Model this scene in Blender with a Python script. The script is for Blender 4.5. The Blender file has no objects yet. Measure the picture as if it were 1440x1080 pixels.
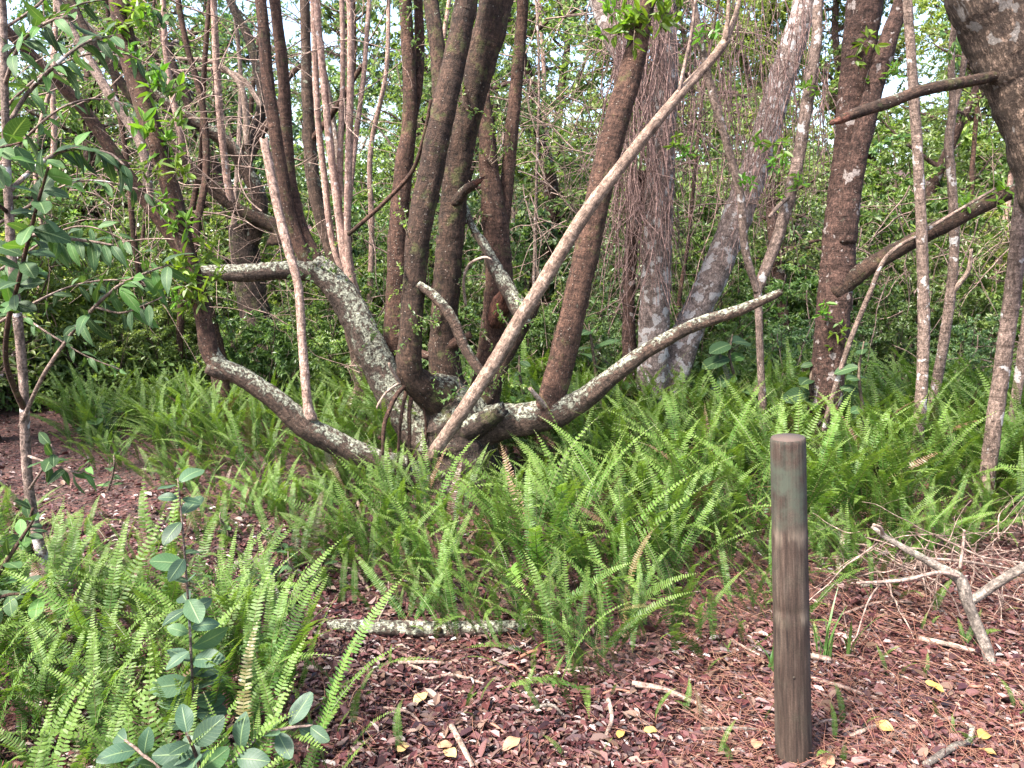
import bpy, math, random
import numpy as np
from mathutils import Vector, Matrix, noise as mn

random.seed(11)
RNG = np.random.default_rng(11)
R = math.radians
scene = bpy.context.scene
COL = scene.collection

# ------------------------------------------------------------------ camera
CAM_H, PITCH, FPX = 1.52, R(11.5), 1080.0
cam_d = bpy.data.cameras.new('camera')
cam_d.sensor_width = 36.0
cam_d.lens = 36.0 * FPX / 1440.0
cam_d.clip_start = 0.05
cam_d.clip_end = 2000
cam = bpy.data.objects.new('camera', cam_d)
COL.objects.link(cam)
cam.location = (0, 0, CAM_H)
cam.rotation_euler = (R(90) - PITCH, 0, 0)
scene.camera = cam

# ------------------------------------------------------------------ sky and sun
SUN = Vector((-0.45, -0.34, 0.83)).normalized()
world = bpy.data.worlds.new('World')
scene.world = world
world.use_nodes = True
wn = world.node_tree
sky = wn.nodes.new('ShaderNodeTexSky')
sky.sky_type = 'NISHITA'
sky.sun_disc = False
sky.sun_elevation = math.asin(SUN.z)
sky.sun_rotation = math.atan2(SUN.x, SUN.y)
sky.dust_density = 3.0
sky.air_density = 1.0
bg = wn.nodes['Background']
bg.inputs['Strength'].default_value = 0.15
wn.links.new(sky.outputs['Color'], bg.inputs['Color'])
sun_d = bpy.data.lights.new('sun', 'SUN')
sun_d.energy = 4.2
sun_d.angle = R(12)
sun_d.color = (1.0, 0.95, 0.88)
sun_o = bpy.data.objects.new('sun', sun_d)
COL.objects.link(sun_o)
sun_o.location = (0, 0, 20)
sun_o.rotation_euler = SUN.to_track_quat('Z', 'Y').to_euler()
scene.view_settings.view_transform = 'Standard'
scene.view_settings.look = 'None'
scene.view_settings.exposure = 2.12
scene.view_settings.gamma = 1.0
scene.render.engine = 'CYCLES'
scene.cycles.use_denoising = True
scene.cycles.max_bounces = 6
scene.cycles.diffuse_bounces = 3
scene.cycles.transmission_bounces = 4
scene.cycles.sample_clamp_indirect = 6.0

# ------------------------------------------------------------------ geometry helpers
CP, SP = math.cos(PITCH), math.sin(PITCH)


def ray(px, py):
    dx, dy = (px - 720.0) / FPX, -(py - 540.0) / FPX
    return np.array([dx, CP + dy * SP, -SP + dy * CP])


def P(px, py, Y):
    """the point seen at a picture position, Y metres in front of the viewpoint"""
    d = ray(px, py)
    return np.array([0, 0, CAM_H]) + d * (Y / d[1])


def px2m(w, px, py, Y):
    return w / FPX * (Y / ray(px, py)[1])


def G(x, y):
    """height of the ground"""
    x = np.asarray(x, float); y = np.asarray(y, float)
    h = 0.018 * np.sin(1.7 * x + 0.6) * np.sin(1.3 * y + 0.4) + 0.010 * np.sin(4.1 * x + 2.2 * y) + 0.007 * np.sin(6.3 * y - 3.1 * x)
    t = np.clip(y - 7.0, 0, 60)
    h = h + 0.10 * t * t / (t + 3.0) * (1.0 + 0.25 * np.tanh(x / 4.0))
    return h


def ground_at(px, py):
    """where the view ray of a picture position meets the ground"""
    d = ray(px, py)
    z = 0.0
    for _ in range(6):
        p = np.array([0, 0, CAM_H]) + d * ((z - CAM_H) / d[2])
        z = float(G(p[0], p[1]))
    return p


def unit(v):
    v = np.asarray(v, float)
    return v / (np.linalg.norm(v, axis=-1, keepdims=True) + 1e-12)


def smooth_path(pts, rad, step):
    pts = np.asarray(pts, float); rad = np.asarray(rad, float)
    n = len(pts)
    if n == 2:
        L = np.linalg.norm(pts[1] - pts[0]); k = max(2, int(L / step) + 1)
        t = np.linspace(0, 1, k)[:, None]
        return pts[0] * (1 - t) + pts[1] * t, rad[0] * (1 - t[:, 0]) + rad[1] * t[:, 0]
    ext = np.vstack([2 * pts[0] - pts[1], pts, 2 * pts[-1] - pts[-2]])
    op, orr = [], []
    for i in range(n - 1):
        p0, p1, p2, p3 = ext[i:i + 4]
        k = max(1, int(round(np.linalg.norm(p2 - p1) / step)))
        t = (np.arange(k) / k)[:, None]
        op.append(0.5 * ((2 * p1) + (-p0 + p2) * t + (2 * p0 - 5 * p1 + 4 * p2 - p3) * t ** 2 + (-p0 + 3 * p1 - 3 * p2 + p3) * t ** 3))
        tt = t[:, 0]; s = tt * tt * (3 - 2 * tt)
        orr.append(rad[i] * (1 - s) + rad[i + 1] * s)
    op.append(pts[-1:]); orr.append(rad[-1:])
    return np.vstack(op), np.concatenate(orr)


def make_mesh(name, V, F4=None, F3=None, mats=(), smooth=False, attrs=None, mat_idx=None):
    me = bpy.data.meshes.new(name)
    V = np.asarray(V, np.float32)
    nq = 0 if F4 is None else len(F4)
    nt = 0 if F3 is None else len(F3)
    me.vertices.add(len(V)); me.vertices.foreach_set('co', V.ravel())
    loops = []
    if nq: loops.append(np.asarray(F4, np.int32).ravel())
    if nt: loops.append(np.asarray(F3, np.int32).ravel())
    loops = np.concatenate(loops)
    me.loops.add(len(loops)); me.loops.foreach_set('vertex_index', loops)
    starts = np.concatenate([np.arange(nq) * 4, nq * 4 + np.arange(nt) * 3]).astype(np.int32)
    me.polygons.add(nq + nt); me.polygons.foreach_set('loop_start', starts)
    me.polygons.foreach_set('use_smooth', np.full(nq + nt, smooth))
    for m in mats: me.materials.append(m)
    if mat_idx is not None: me.polygons.foreach_set('material_index', np.asarray(mat_idx, np.int32))
    for k, a in (attrs or {}).items():
        a = np.asarray(a, np.float32)
        if a.ndim == 2:
            at = me.attributes.new(k, 'FLOAT_VECTOR', 'POINT'); at.data.foreach_set('vector', a.ravel())
        else:
            at = me.attributes.new(k, 'FLOAT', 'POINT'); at.data.foreach_set('value', a)
    me.update(calc_edges=True)
    return me


class Tubes:
    """collects tapered tubes into one mesh"""
    def __init__(self):
        self.V, self.F4, self.F3, self.B = [], [], [], []
        self.n = 0

    def add(self, pts, rad, sides=8, step=None, lump=0.0, rings=0.0, seed=0.0, cap=True, jag=0.0):
        pts = np.asarray(pts, float); rad = np.asarray(rad, float)
        if step: pts, rad = smooth_path(pts, rad, step)
        n = len(pts)
        T = unit(np.gradient(pts, axis=0))
        ref = np.array([0, 1.0, 0.0])
        N0 = unit(ref - T[0] * np.dot(ref, T[0])) if abs(np.dot(ref, T[0])) < 0.95 else unit(np.cross(T[0], [1, 0, 0]))
        Ns = [N0]
        for i in range(1, n):
            v = Ns[-1] - T[i] * np.dot(Ns[-1], T[i]); Ns.append(unit(v))
        Ns = np.array(Ns); Bs = np.cross(T, Ns)
        s = np.concatenate([[0], np.cumsum(np.linalg.norm(np.diff(pts, axis=0), axis=1))])
        th = np.arange(sides) * 2 * math.pi / sides
        c, si = np.cos(th), np.sin(th)
        rr = np.repeat(rad[:, None], sides, 1)
        if lump > 0 or rings > 0:
            f = np.ones((n, sides))
            for i in range(n):
                for j in range(sides):
                    q = (c[j] * 1.3 + seed, si[j] * 1.3 + seed * 2, s[i] * 7.0)
                    f[i, j] += lump * (mn.noise(q) + 0.5 * mn.noise((q[0] * 3, q[1] * 3, q[2] * 4)) + 0.35 * mn.noise((q[0] * 5, q[1] * 5, q[2] * 11)))
            if rings > 0:
                k = 0.02
                rg = np.random.default_rng(int(seed * 97) + 5)
                while k < s[-1]:
                    ph = rg.uniform(0, 6.28)
                    f += rings * np.exp(-((s[:, None] - k) / 0.009) ** 2) * (0.6 + 0.4 * np.cos(th[None, :] - ph))
                    k += rg.uniform(0.05, 0.16)
            rr = rr * f
        V = pts[:, None, :] + rr[:, :, None] * (c[None, :, None] * Ns[:, None, :] + si[None, :, None] * Bs[:, None, :])
        if jag > 0:
            rg = np.random.default_rng(int(seed * 31) + 1)
            V[-1] += T[-1][None, :] * rg.uniform(-jag, jag, sides)[:, None]
            V[0] -= T[0][None, :] * rg.uniform(-jag, jag, sides)[:, None] * 0.4
        bk = np.stack([rr * c[None, :], rr * si[None, :], np.repeat(s[:, None], sides, 1)], -1)
        base = self.n
        idx = base + np.arange(n * sides).reshape(n, sides)
        a = idx[:-1]; b = idx[1:]
        q = np.stack([a, np.roll(a, -1, 1), np.roll(b, -1, 1), b], -1).reshape(-1, 4)
        self.V.append(V.reshape(-1, 3)); self.B.append(bk.reshape(-1, 3)); self.F4.append(q)
        self.n += n * sides
        if cap:
            for ring, rowi, flip in ((idx[0], 0, True), (idx[-1], -1, False)):
                cc = V[rowi].mean(0)
                self.V.append(cc[None]); self.B.append(np.array([[0, 0, s[rowi]]]))
                ci = self.n; self.n += 1
                r2 = np.roll(ring, -1)
                tri = np.stack([ring, r2, np.full(sides, ci)], -1)
                if flip: tri = tri[:, ::-1]
                self.F3.append(tri)
        return self

    def mesh(self, name, mats, origin=(0, 0, 0)):
        V = np.vstack(self.V) - np.asarray(origin, float)[None]
        return make_mesh(name, V, np.vstack(self.F4), np.vstack(self.F3) if self.F3 else None, mats, True, {'bk': np.vstack(self.B)})


def add_obj(name, me, parent=None, loc=(0, 0, 0)):
    o = bpy.data.objects.new(name, me)
    COL.objects.link(o)
    o.location = loc
    if parent is not None: o.parent = parent
    return o


def tag(o, label=None, cat=None, group=None, kind=None):
    if label: o['label'] = label
    if cat: o['category'] = cat
    if group: o['group'] = group
    if kind: o['kind'] = kind
    return o


def empty(name, loc):
    o = bpy.data.objects.new(name, None)
    COL.objects.link(o)
    o.location = loc
    o.empty_display_size = 0.2
    return o


def copy_tree(o, parent=None):
    c = o.copy(); COL.objects.link(c)
    c.parent = parent
    for ch in list(o.children): copy_tree(ch, c)
    return c


def basis(d, n, loc=(0, 0, 0), s=1.0):
    d = Vector(d).normalized(); n = Vector(n)
    n = (n - d * n.dot(d))
    if n.length < 1e-5: n = d.orthogonal()
    n.normalize()
    y = n.cross(d)
    m = Matrix((d, y, n)).transposed() * s
    m = m.to_4x4(); m.translation = Vector(loc)
    return m


def leaf_arrays(pos, d, n, L, W, curl=0.12, fold=0.18):
    """folded six-sided leaf faces, two quads each"""
    pos = np.asarray(pos, float); N = len(pos)
    d = unit(d); n = np.asarray(n, float)
    n = unit(n - d * np.sum(n * d, 1, keepdims=True))
    sd = np.cross(n, d)
    L = np.broadcast_to(np.asarray(L, float), (N,))[:, None]; W = np.broadcast_to(np.asarray(W, float), (N,))[:, None]
    f = n * W * fold; cu = n * L * curl
    v = np.stack([pos,
                  pos + d * L * .28 + sd * W * .44 + f,
                  pos + d * L * .68 + sd * W * .36 + f * .8 - cu * .4,
                  pos + d * L - cu,
                  pos + d * L * .68 - sd * W * .36 + f * .8 - cu * .4,
                  pos + d * L * .28 - sd * W * .44 + f], 1)
    base = (np.arange(N) * 6)[:, None]
    q = np.stack([base + np.array([[0, 5, 4, 3]]), base + np.array([[0, 3, 2, 1]])], 1).reshape(-1, 4)
    return v.reshape(-1, 3), q


# ------------------------------------------------------------------ materials
def nodes_of(name):
    m = bpy.data.materials.new(name); m.use_nodes = True
    nt = m.node_tree
    return m, nt, nt.nodes['Principled BSDF'], nt.nodes['Material Output']


def N(nt, typ, **kw):
    n = nt.nodes.new(typ)
    for k, v in kw.items():
        if k.startswith('i_'):
            key = k[2:]
            key = int(key) if key.isdigit() else key.replace('_', ' ')
            n.inputs[key].default_value = v
        else: setattr(n, k, v)
    return n


def ramp(nt, src, stops, interp='LINEAR'):
    r = nt.nodes.new('ShaderNodeValToRGB')
    r.color_ramp.interpolation = interp
    e = r.color_ramp.elements
    while len(e) < len(stops): e.new(0.5)
    for el, (p, c) in zip(e, stops):
        el.position = p
        el.color = (c, c, c, 1) if isinstance(c, (int, float)) else (*c, 1)
    nt.links.new(src, r.inputs[0])
    return r.outputs[0]


def mixc(nt, fac, a, b, mode='MIX'):
    m = nt.nodes.new('ShaderNodeMix'); m.data_type = 'RGBA'; m.blend_type = mode
    for sock, v in ((m.inputs[0], fac), (m.inputs[6], a), (m.inputs[7], b)):
        if isinstance(v, (int, float)): sock.default_value = v
        elif isinstance(v, tuple): sock.default_value = (*v, 1)
        else: nt.links.new(v, sock)
    return m.outputs[2]


def math_(nt, op, a, b=None, clamp=False):
    m = nt.nodes.new('ShaderNodeMath'); m.operation = op; m.use_clamp = clamp
    for i, v in enumerate((a, b)):
        if v is None: continue
        if isinstance(v, (int, float)): m.inputs[i].default_value = v
        else: nt.links.new(v, m.inputs[i])
    return m.outputs[0]


def bark(name, dark, light, dots=0.5, dotcol=(.42, .37, .31), lichen=0.0, lichcol=(.43, .43, .325), up=0.3,
         fiss=0.3, fscale=26.0, patch=0.0, patchcol=(.5, .47, .45), rough=0.85, bump=0.85, stretch=0.25, moss=0.0, bdist=0.018, cracks=0.0):
    m, nt, bs, out = nodes_of(name)
    at = N(nt, 'ShaderNodeAttribute', attribute_name='bk')
    oi = N(nt, 'ShaderNodeObjectInfo')
    sc = N(nt, 'ShaderNodeVectorMath', operation='SCALE', i_Scale=37.0)
    comb = N(nt, 'ShaderNodeCombineXYZ')
    for i in range(3): nt.links.new(oi.outputs['Random'], comb.inputs[i])
    nt.links.new(comb.outputs[0], sc.inputs[0])
    ad = N(nt, 'ShaderNodeVectorMath', operation='ADD')
    nt.links.new(at.outputs['Vector'], ad.inputs[0]); nt.links.new(sc.outputs[0], ad.inputs[1])
    co = ad.outputs[0]
    st = N(nt, 'ShaderNodeMapping'); st.inputs['Scale'].default_value = (1, 1, stretch)
    nt.links.new(co, st.inputs[0])
    rg = N(nt, 'ShaderNodeMapping'); rg.inputs['Scale'].default_value = (0.35, 0.35, 2.2)
    nt.links.new(co, rg.inputs[0])
    n1 = N(nt, 'ShaderNodeTexNoise', i_Scale=fscale, i_Detail=7.0, i_Roughness=0.65); nt.links.new(st.outputs[0], n1.inputs['Vector'])
    n2 = N(nt, 'ShaderNodeTexNoise', i_Scale=22.0, i_Detail=4.0, i_Roughness=0.6); nt.links.new(rg.outputs[0], n2.inputs['Vector'])
    n3 = N(nt, 'ShaderNodeTexNoise', i_Scale=5.0, i_Detail=5.0, i_Roughness=0.6); nt.links.new(co, n3.inputs['Vector'])
    nf = N(nt, 'ShaderNodeTexNoise', i_Scale=140.0, i_Detail=4.0, i_Roughness=0.7); nt.links.new(co, nf.inputs['Vector'])
    sm = N(nt, 'ShaderNodeMapping'); sm.inputs['Scale'].default_value = (1, 1, .55); nt.links.new(co, sm.inputs[0])
    nm = N(nt, 'ShaderNodeTexNoise', i_Scale=70.0, i_Detail=6.0, i_Roughness=0.75, i_Distortion=.4); nt.links.new(sm.outputs[0], nm.inputs['Vector'])
    hz = N(nt, 'ShaderNodeMapping'); hz.inputs['Scale'].default_value = (.5, .5, 3.2); nt.links.new(co, hz.inputs[0])
    nh = N(nt, 'ShaderNodeTexNoise', i_Scale=30.0, i_Detail=3.0, i_Roughness=0.5); nt.links.new(hz.outputs[0], nh.inputs['Vector'])
    scar = ramp(nt, nh.outputs[0], [(.60, 0.0), (.66, 1.0)])
    a = ramp(nt, n1.outputs[0], [(.38, 0.0), (.62, 1.0)])
    b = ramp(nt, n2.outputs[0], [(.38, 0.0), (.62, 1.0)])
    f = math_(nt, 'ADD', math_(nt, 'MULTIPLY', a, 0.6), math_(nt, 'MULTIPLY', b, 0.4))
    col = mixc(nt, f, dark, light)
    col = mixc(nt, 0.5, col, mixc(nt, 1.0, col, ramp(nt, n3.outputs[0], [(.3, .45), (.7, 1.5)]), 'MULTIPLY'))
    col = mixc(nt, 0.55, col, mixc(nt, 1.0, col, ramp(nt, nf.outputs[0], [(.32, .2), (.68, 1.8)]), 'MULTIPLY'))
    col = mixc(nt, .85, col, mixc(nt, 1.0, col, ramp(nt, nm.outputs[0], [(.36, .22), (.5, .9), (.66, 1.9)]), 'MULTIPLY'))
    col = mixc(nt, math_(nt, 'MULTIPLY', scar, .55), col, dark)
    hgt = math_(nt, 'ADD', math_(nt, 'SUBTRACT', math_(nt, 'MULTIPLY', nm.outputs[0], .7), math_(nt, 'MULTIPLY', scar, .2)), math_(nt, 'MULTIPLY', n1.outputs[0], fiss * 2))
    hgt = math_(nt, 'ADD', hgt, math_(nt, 'ADD', math_(nt, 'MULTIPLY', n2.outputs[0], 0.35), math_(nt, 'MULTIPLY', nf.outputs[0], 0.3)))
    if cracks > 0:
        cm = N(nt, 'ShaderNodeMapping'); cm.inputs['Scale'].default_value = (1, 1, .22); nt.links.new(co, cm.inputs[0])
        wob = mixc(nt, .10, cm.outputs[0], n1.outputs['Color'])
        cv = N(nt, 'ShaderNodeTexVoronoi', feature='DISTANCE_TO_EDGE', i_Scale=42.0); nt.links.new(wob, cv.inputs['Vector'])
        ck = ramp(nt, cv.outputs['Distance'], [(.0, 0.0), (.22, 1.0)])
        col = mixc(nt, ck, (.060, .038, .028), col)
        hgt = math_(nt, 'ADD', hgt, math_(nt, 'MULTIPLY', ck, cracks))
    if patch > 0:
        npn = N(nt, 'ShaderNodeTexNoise', i_Scale=13.0, i_Detail=3.0, i_Roughness=0.55); nt.links.new(co, npn.inputs['Vector'])
        pf = ramp(nt, npn.outputs[0], [(.66 - .2 * patch, 0.0), (.69 - .2 * patch, 1.0)])
        pf = math_(nt, 'MULTIPLY', pf, ramp(nt, nf.outputs[0], [(.3, .45), (.55, 1.0)]))
        col = mixc(nt, math_(nt, 'MULTIPLY', pf, 0.85), col, patchcol)
    if dots > 0:
        vo = N(nt, 'ShaderNodeTexVoronoi', i_Scale=62.0); nt.links.new(co, vo.inputs['Vector'])
        near = ramp(nt, math_(nt, 'ADD', vo.outputs['Distance'], math_(nt, 'MULTIPLY', n3.outputs[0], .22)), [(.20, 1.0), (.33, 0.0)])
        sep = N(nt, 'ShaderNodeSeparateColor'); nt.links.new(vo.outputs['Color'], sep.inputs[0])
        sel = math_(nt, 'GREATER_THAN', sep.outputs[0], 1.0 - 0.55 * dots)
        df = math_(nt, 'MULTIPLY', near, sel)
        col = mixc(nt, math_(nt, 'MULTIPLY', df, 0.6), col, dotcol)
        hgt = math_(nt, 'ADD', hgt, math_(nt, 'MULTIPLY', df, 0.25))
    geo = N(nt, 'ShaderNodeNewGeometry')
    sx = N(nt, 'ShaderNodeSeparateXYZ'); nt.links.new(geo.outputs['Normal'], sx.inputs[0])
    if moss > 0:
        mo = N(nt, 'ShaderNodeTexNoise', i_Scale=9.0, i_Detail=6.0, i_Roughness=0.7); nt.links.new(co, mo.inputs['Vector'])
        mf = ramp(nt, mo.outputs[0], [(.60 - .18 * moss, 0.0), (.74 - .18 * moss, 1.0)])
        col = mixc(nt, math_(nt, 'MULTIPLY', mf, 0.7), col, (.085, .095, .03))
    if lichen > 0:
        ln = N(nt, 'ShaderNodeTexNoise', i_Scale=11.0, i_Detail=9.0, i_Roughness=0.72, i_Distortion=0.6); nt.links.new(co, ln.inputs['Vector'])
        lz = math_(nt, 'ADD', ln.outputs[0], math_(nt, 'MULTIPLY', sx.outputs[2], up * 0.5))
        lg = N(nt, 'ShaderNodeTexNoise', i_Scale=48.0, i_Detail=5.0, i_Roughness=0.7); nt.links.new(co, lg.inputs['Vector'])
        lf = ramp(nt, lz, [(.68 - .22 * lichen, 0.0), (.74 - .22 * lichen, 1.0)])
        lf = math_(nt, 'MULTIPLY', lf, ramp(nt, lg.outputs[0], [(.42, 0.0), (.52, 1.0)]))
        lv = N(nt, 'ShaderNodeTexNoise', i_Scale=90.0, i_Detail=3.0); nt.links.new(co, lv.inputs['Vector'])
        lc = mixc(nt, ramp(nt, lv.outputs[0], [(.38, 0.0), (.6, 1.0)]), tuple(c * 0.42 for c in lichcol), lichcol)
        col = mixc(nt, math_(nt, 'MULTIPLY', lf, 0.95), col, lc)
        hgt = math_(nt, 'ADD', hgt, math_(nt, 'MULTIPLY', lf, math_(nt, 'ADD', lv.outputs[0], 0.15)))
    nt.links.new(col, bs.inputs['Base Color'])
    bs.inputs['Roughness'].default_value = rough
    bs.inputs['Specular IOR Level'].default_value = 0.25
    bp = N(nt, 'ShaderNodeBump', i_Strength=bump, i_Distance=bdist)
    nt.links.new(hgt, bp.inputs['Height']); nt.links.new(bp.outputs[0], bs.inputs['Normal'])
    return m


def leafmat(name, cols, trans=0.35, rough=0.45, spec=0.45, island=True, tcol=None, veins=False, tip=None, objvar=0.25):
    """cols: colours picked at random for each leaf"""
    m, nt, bs, out = nodes_of(name)
    oi = N(nt, 'ShaderNodeObjectInfo')
    if island:
        geo = N(nt, 'ShaderNodeNewGeometry'); src = geo.outputs['Random Per Island']
    else: src = oi.outputs['Random']
    k = len(cols)
    col = ramp(nt, src, [(i / max(1, k - 1), c) for i, c in enumerate(cols)])
    if objvar > 0:
        hv = N(nt, 'ShaderNodeHueSaturation')
        w = N(nt, 'ShaderNodeTexWhiteNoise', noise_dimensions='1D'); nt.links.new(oi.outputs['Random'], w.inputs['W'])
        nt.links.new(math_(nt, 'ADD', math_(nt, 'MULTIPLY', w.outputs[0], objvar * 2), 1 - objvar), hv.inputs['Value'])
        nt.links.new(math_(nt, 'ADD', math_(nt, 'MULTIPLY', oi.outputs['Random'], 0.05), 0.475), hv.inputs['Hue'])
        nt.links.new(col, hv.inputs['Color']); col = hv.outputs[0]
    if tip is not None:
        at = N(nt, 'ShaderNodeAttribute', attribute_name='tt')
        col = mixc(nt, ramp(nt, at.outputs['Fac'], [(.35, 0.0), (1.0, 1.0)]), col, tip)
    if veins:
        at = N(nt, 'ShaderNodeAttribute', attribute_name='uvw')
        sp = N(nt, 'ShaderNodeSeparateXYZ'); nt.links.new(at.outputs['Vector'], sp.inputs[0])
        av = math_(nt, 'ABSOLUTE', sp.outputs[1])
        mid = ramp(nt, av, [(.03, 1.0), (.10, 0.0)])
        wv = math_(nt, 'FRACT', math_(nt, 'MULTIPLY', math_(nt, 'SUBTRACT', sp.outputs[0], math_(nt, 'MULTIPLY', av, 0.22)), 9.0))
        side = ramp(nt, math_(nt, 'ABSOLUTE', math_(nt, 'SUBTRACT', wv, 0.5)), [(.0, 1.0), (.10, 0.0)])
        vf = math_(nt, 'MAXIMUM', math_(nt, 'MULTIPLY', mid, 0.6), math_(nt, 'MULTIPLY', side, 0.22))
        tc = N(nt, 'ShaderNodeTexCoord')
        nz = N(nt, 'ShaderNodeTexNoise', i_Scale=60.0, i_Detail=4.0); nt.links.new(tc.outputs['Object'], nz.inputs['Vector'])
        col = mixc(nt, vf, col, (.20, .27, .12))
        col = mixc(nt, 0.4, col, mixc(nt, 1.0, col, ramp(nt, nz.outputs[0], [(.3, .5), (.7, 1.5)]), 'MULTIPLY'))
        bp = N(nt, 'ShaderNodeBump', i_Strength=0.5, i_Distance=0.002)
        nt.links.new(math_(nt, 'MULTIPLY', vf, -1.0), bp.inputs['Height']); nt.links.new(bp.outputs[0], bs.inputs['Normal'])
    nt.links.new(col, bs.inputs['Base Color'])
    bs.inputs['Roughness'].default_value = rough
    bs.inputs['Specular IOR Level'].default_value = spec
    if trans > 0:
        tr = N(nt, 'ShaderNodeBsdfTranslucent')
        nt.links.new(mixc(nt, 1.0, col, tcol or (1.25, 1.25, 0.45), 'MULTIPLY'), tr.inputs[0])
        mx = N(nt, 'ShaderNodeMixShader', i_0=trans)
        nt.links.new(bs.outputs[0], mx.inputs[1]); nt.links.new(tr.outputs[0], mx.inputs[2])
        nt.links.new(mx.outputs[0], out.inputs[0])
    return m


M_RED = bark('brown_dotted_bark', (.026, .013, .009), (.102, .054, .037), dots=0.55, lichen=0.12, up=0.2, moss=0.2)
M_DARK = bark('dark_mossy_bark', (.015, .009, .006), (.070, .040, .027), dots=0.35, lichen=0.15, up=0.25, moss=0.3)
M_BOLE = bark('dark_bole_bark', (.016, .011, .009), (.075, .050, .038), dots=0.15, lichen=0.30, up=0.5, moss=0.3, fiss=0.6, bump=0.9)
M_LICH = bark('lichened_bark', (.034, .024, .018), (.115, .078, .060), dots=0.2, lichen=0.85, up=0.55, bump=0.9)
M_LICH2 = bark('part_lichened_bark', (.030, .020, .015), (.115, .072, .052), dots=0.2, lichen=0.48, up=0.55, bump=0.9)
M_PALE = bark('pale_smooth_bark', (.095, .068, .058), (.27, .205, .18), dots=0.1, lichen=0.12, up=0.0, patch=0.55, patchcol=(.42, .39, .375), fiss=0.2, stretch=1.0, fscale=18)
M_PINK = bark('pinkish_shoot_bark', (.19, .112, .088), (.42, .28, .225), dots=0.4, lichen=0.0, fiss=0.15, patch=0.1, bump=0.5)
M_SPOT = bark('pale_flaking_bark', (.15, .09, .066), (.41, .285, .23), dots=0.6, dotcol=(.08, .045, .03), fiss=0.3, bump=0.5, stretch=0.8)
M_SLIM = bark('slim_grey_brown_bark', (.095, .064, .050), (.25, .178, .145), dots=0.5, lichen=0.1, up=0.0, patch=0.2, fiss=0.2, stretch=0.5)
M_TRUNK = bark('reddish_rough_bark', (.026, .014, .011), (.102, .057, .044), dots=0.2, lichen=0.2, up=0.0, patch=0.25, patchcol=(.32, .27, .25), fiss=0.5, bump=0.9, stretch=0.9, fscale=32)
M_FISS = bark('fissured_bark', (.085, .056, .042), (.33, .225, .165), dots=0.0, lichen=0.2, up=0.0, patch=0.15, patchcol=(.40, .36, .33), fiss=1.3, fscale=30, bump=1.0, stretch=0.4, bdist=.04, cracks=1.0)
M_DEAD = bark('bare_dead_wood', (.14, .092, .07), (.34, .25, .20), dots=0.35, dotcol=(.12, .07, .05), lichen=0.1, up=0.1, fiss=0.25, bump=0.4)
M_PROP = bark('tan_bare_branch', (.10, .062, .045), (.27, .19, .145), dots=0.35, dotcol=(.08, .05, .035), lichen=0.1, up=0.1, fiss=0.25, bump=0.5)
M_TWIG = bark('dry_twig', (.11, .07, .055), (.30, .215, .175), dots=0.0, fiss=0.2, bump=0.3)
M_GREYTWIG = bark('grey_dry_branch', (.070, .056, .046), (.20, .165, .138), dots=0.1, lichen=0.28, up=0.2, fiss=0.3, bump=0.6)
M_VINE = bark('dry_vine_stem', (.10, .058, .050), (.30, .195, .17), dots=0.0, fiss=0.2, bump=0.3)
M_SHRUBTWIG = bark('shrub_twig', (.055, .040, .028), (.17, .125, .09), dots=0.0, fiss=0.2, bump=0.2)
M_BROKEN = bark('broken_heartwood', (.035, .013, .009), (.15, .062, .04), dots=0.0, fiss=0.9, bump=0.9, stretch=0.1, fscale=50)

M_FROND = leafmat('fern_frond', [(.024, .072, .016), (.040, .100, .020), (.062, .132, .024), (.095, .165, .032)], trans=0.42, rough=0.5, spec=0.3, island=False, tip=(.150, .232, .045), objvar=0.28)
M_DRYFROND = leafmat('dry_frond', [(.07, .035, .02), (.11, .065, .035), (.10, .08, .03)], trans=.15, tcol=(1, .9, .6), island=False)
M_RACHIS = leafmat('fern_rachis', [(.075, .07, .025), (.12, .115, .04)], trans=0.0, island=False)
M_LEAF_A = leafmat('shrub_leaf_mid', [(0.063, 0.109, 0.047), (0.098, 0.161, 0.068), (0.140, 0.217, 0.087), (0.204, 0.287, 0.115), (0.294, 0.365, 0.168)], trans=.45, rough=.38, spec=.6, tcol=(1.2, 1.25, .55))
M_LEAF_B = leafmat('shrub_leaf_dark', [(0.052, 0.100, 0.054), (0.083, 0.146, 0.074), (0.120, 0.196, 0.092), (0.180, 0.270, 0.127)], trans=.38, rough=.33, spec=.6, tcol=(1.2, 1.25, .55))
M_LEAF_C = leafmat('shrub_leaf_yellow', [(.11, .165, .040), (.16, .225, .055), (.21, .27, .07), (.28, .33, .11)], trans=.5, rough=.4, spec=.5, tcol=(1.2, 1.25, .55))
M_LEAF_D = leafmat('tree_leaf_fresh', [(0.078, 0.132, 0.043), (0.118, 0.185, 0.056), (0.162, 0.235, 0.069), (0.224, 0.297, 0.095)], trans=.48, rough=.4, spec=.5, tcol=(1.2, 1.25, .55))
M_SAPL = leafmat('sapling_leaf', [(.020, .050, .020), (.034, .074, .028), (.050, .095, .034), (.085, .155, .03)], trans=0.3, rough=0.55, spec=0.22, island=False, veins=True, objvar=0.3)
M_GLAUC = leafmat('glaucous_leaf', [(0.026, 0.058, 0.035), (0.040, 0.078, 0.048), (0.058, 0.098, 0.058), (0.056, 0.100, 0.036)], trans=0.24, rough=0.48, spec=0.3, island=False, veins=True, objvar=0.3)
M_FRESH = leafmat('young_leaf', [(.10, .20, .025), (.15, .26, .035)], trans=0.42, rough=0.4, island=True, veins=False)
M_BLADE = leafmat('grass_blade', [(.06, .125, .03), (.085, .16, .04)], trans=0.3, island=True)
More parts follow.
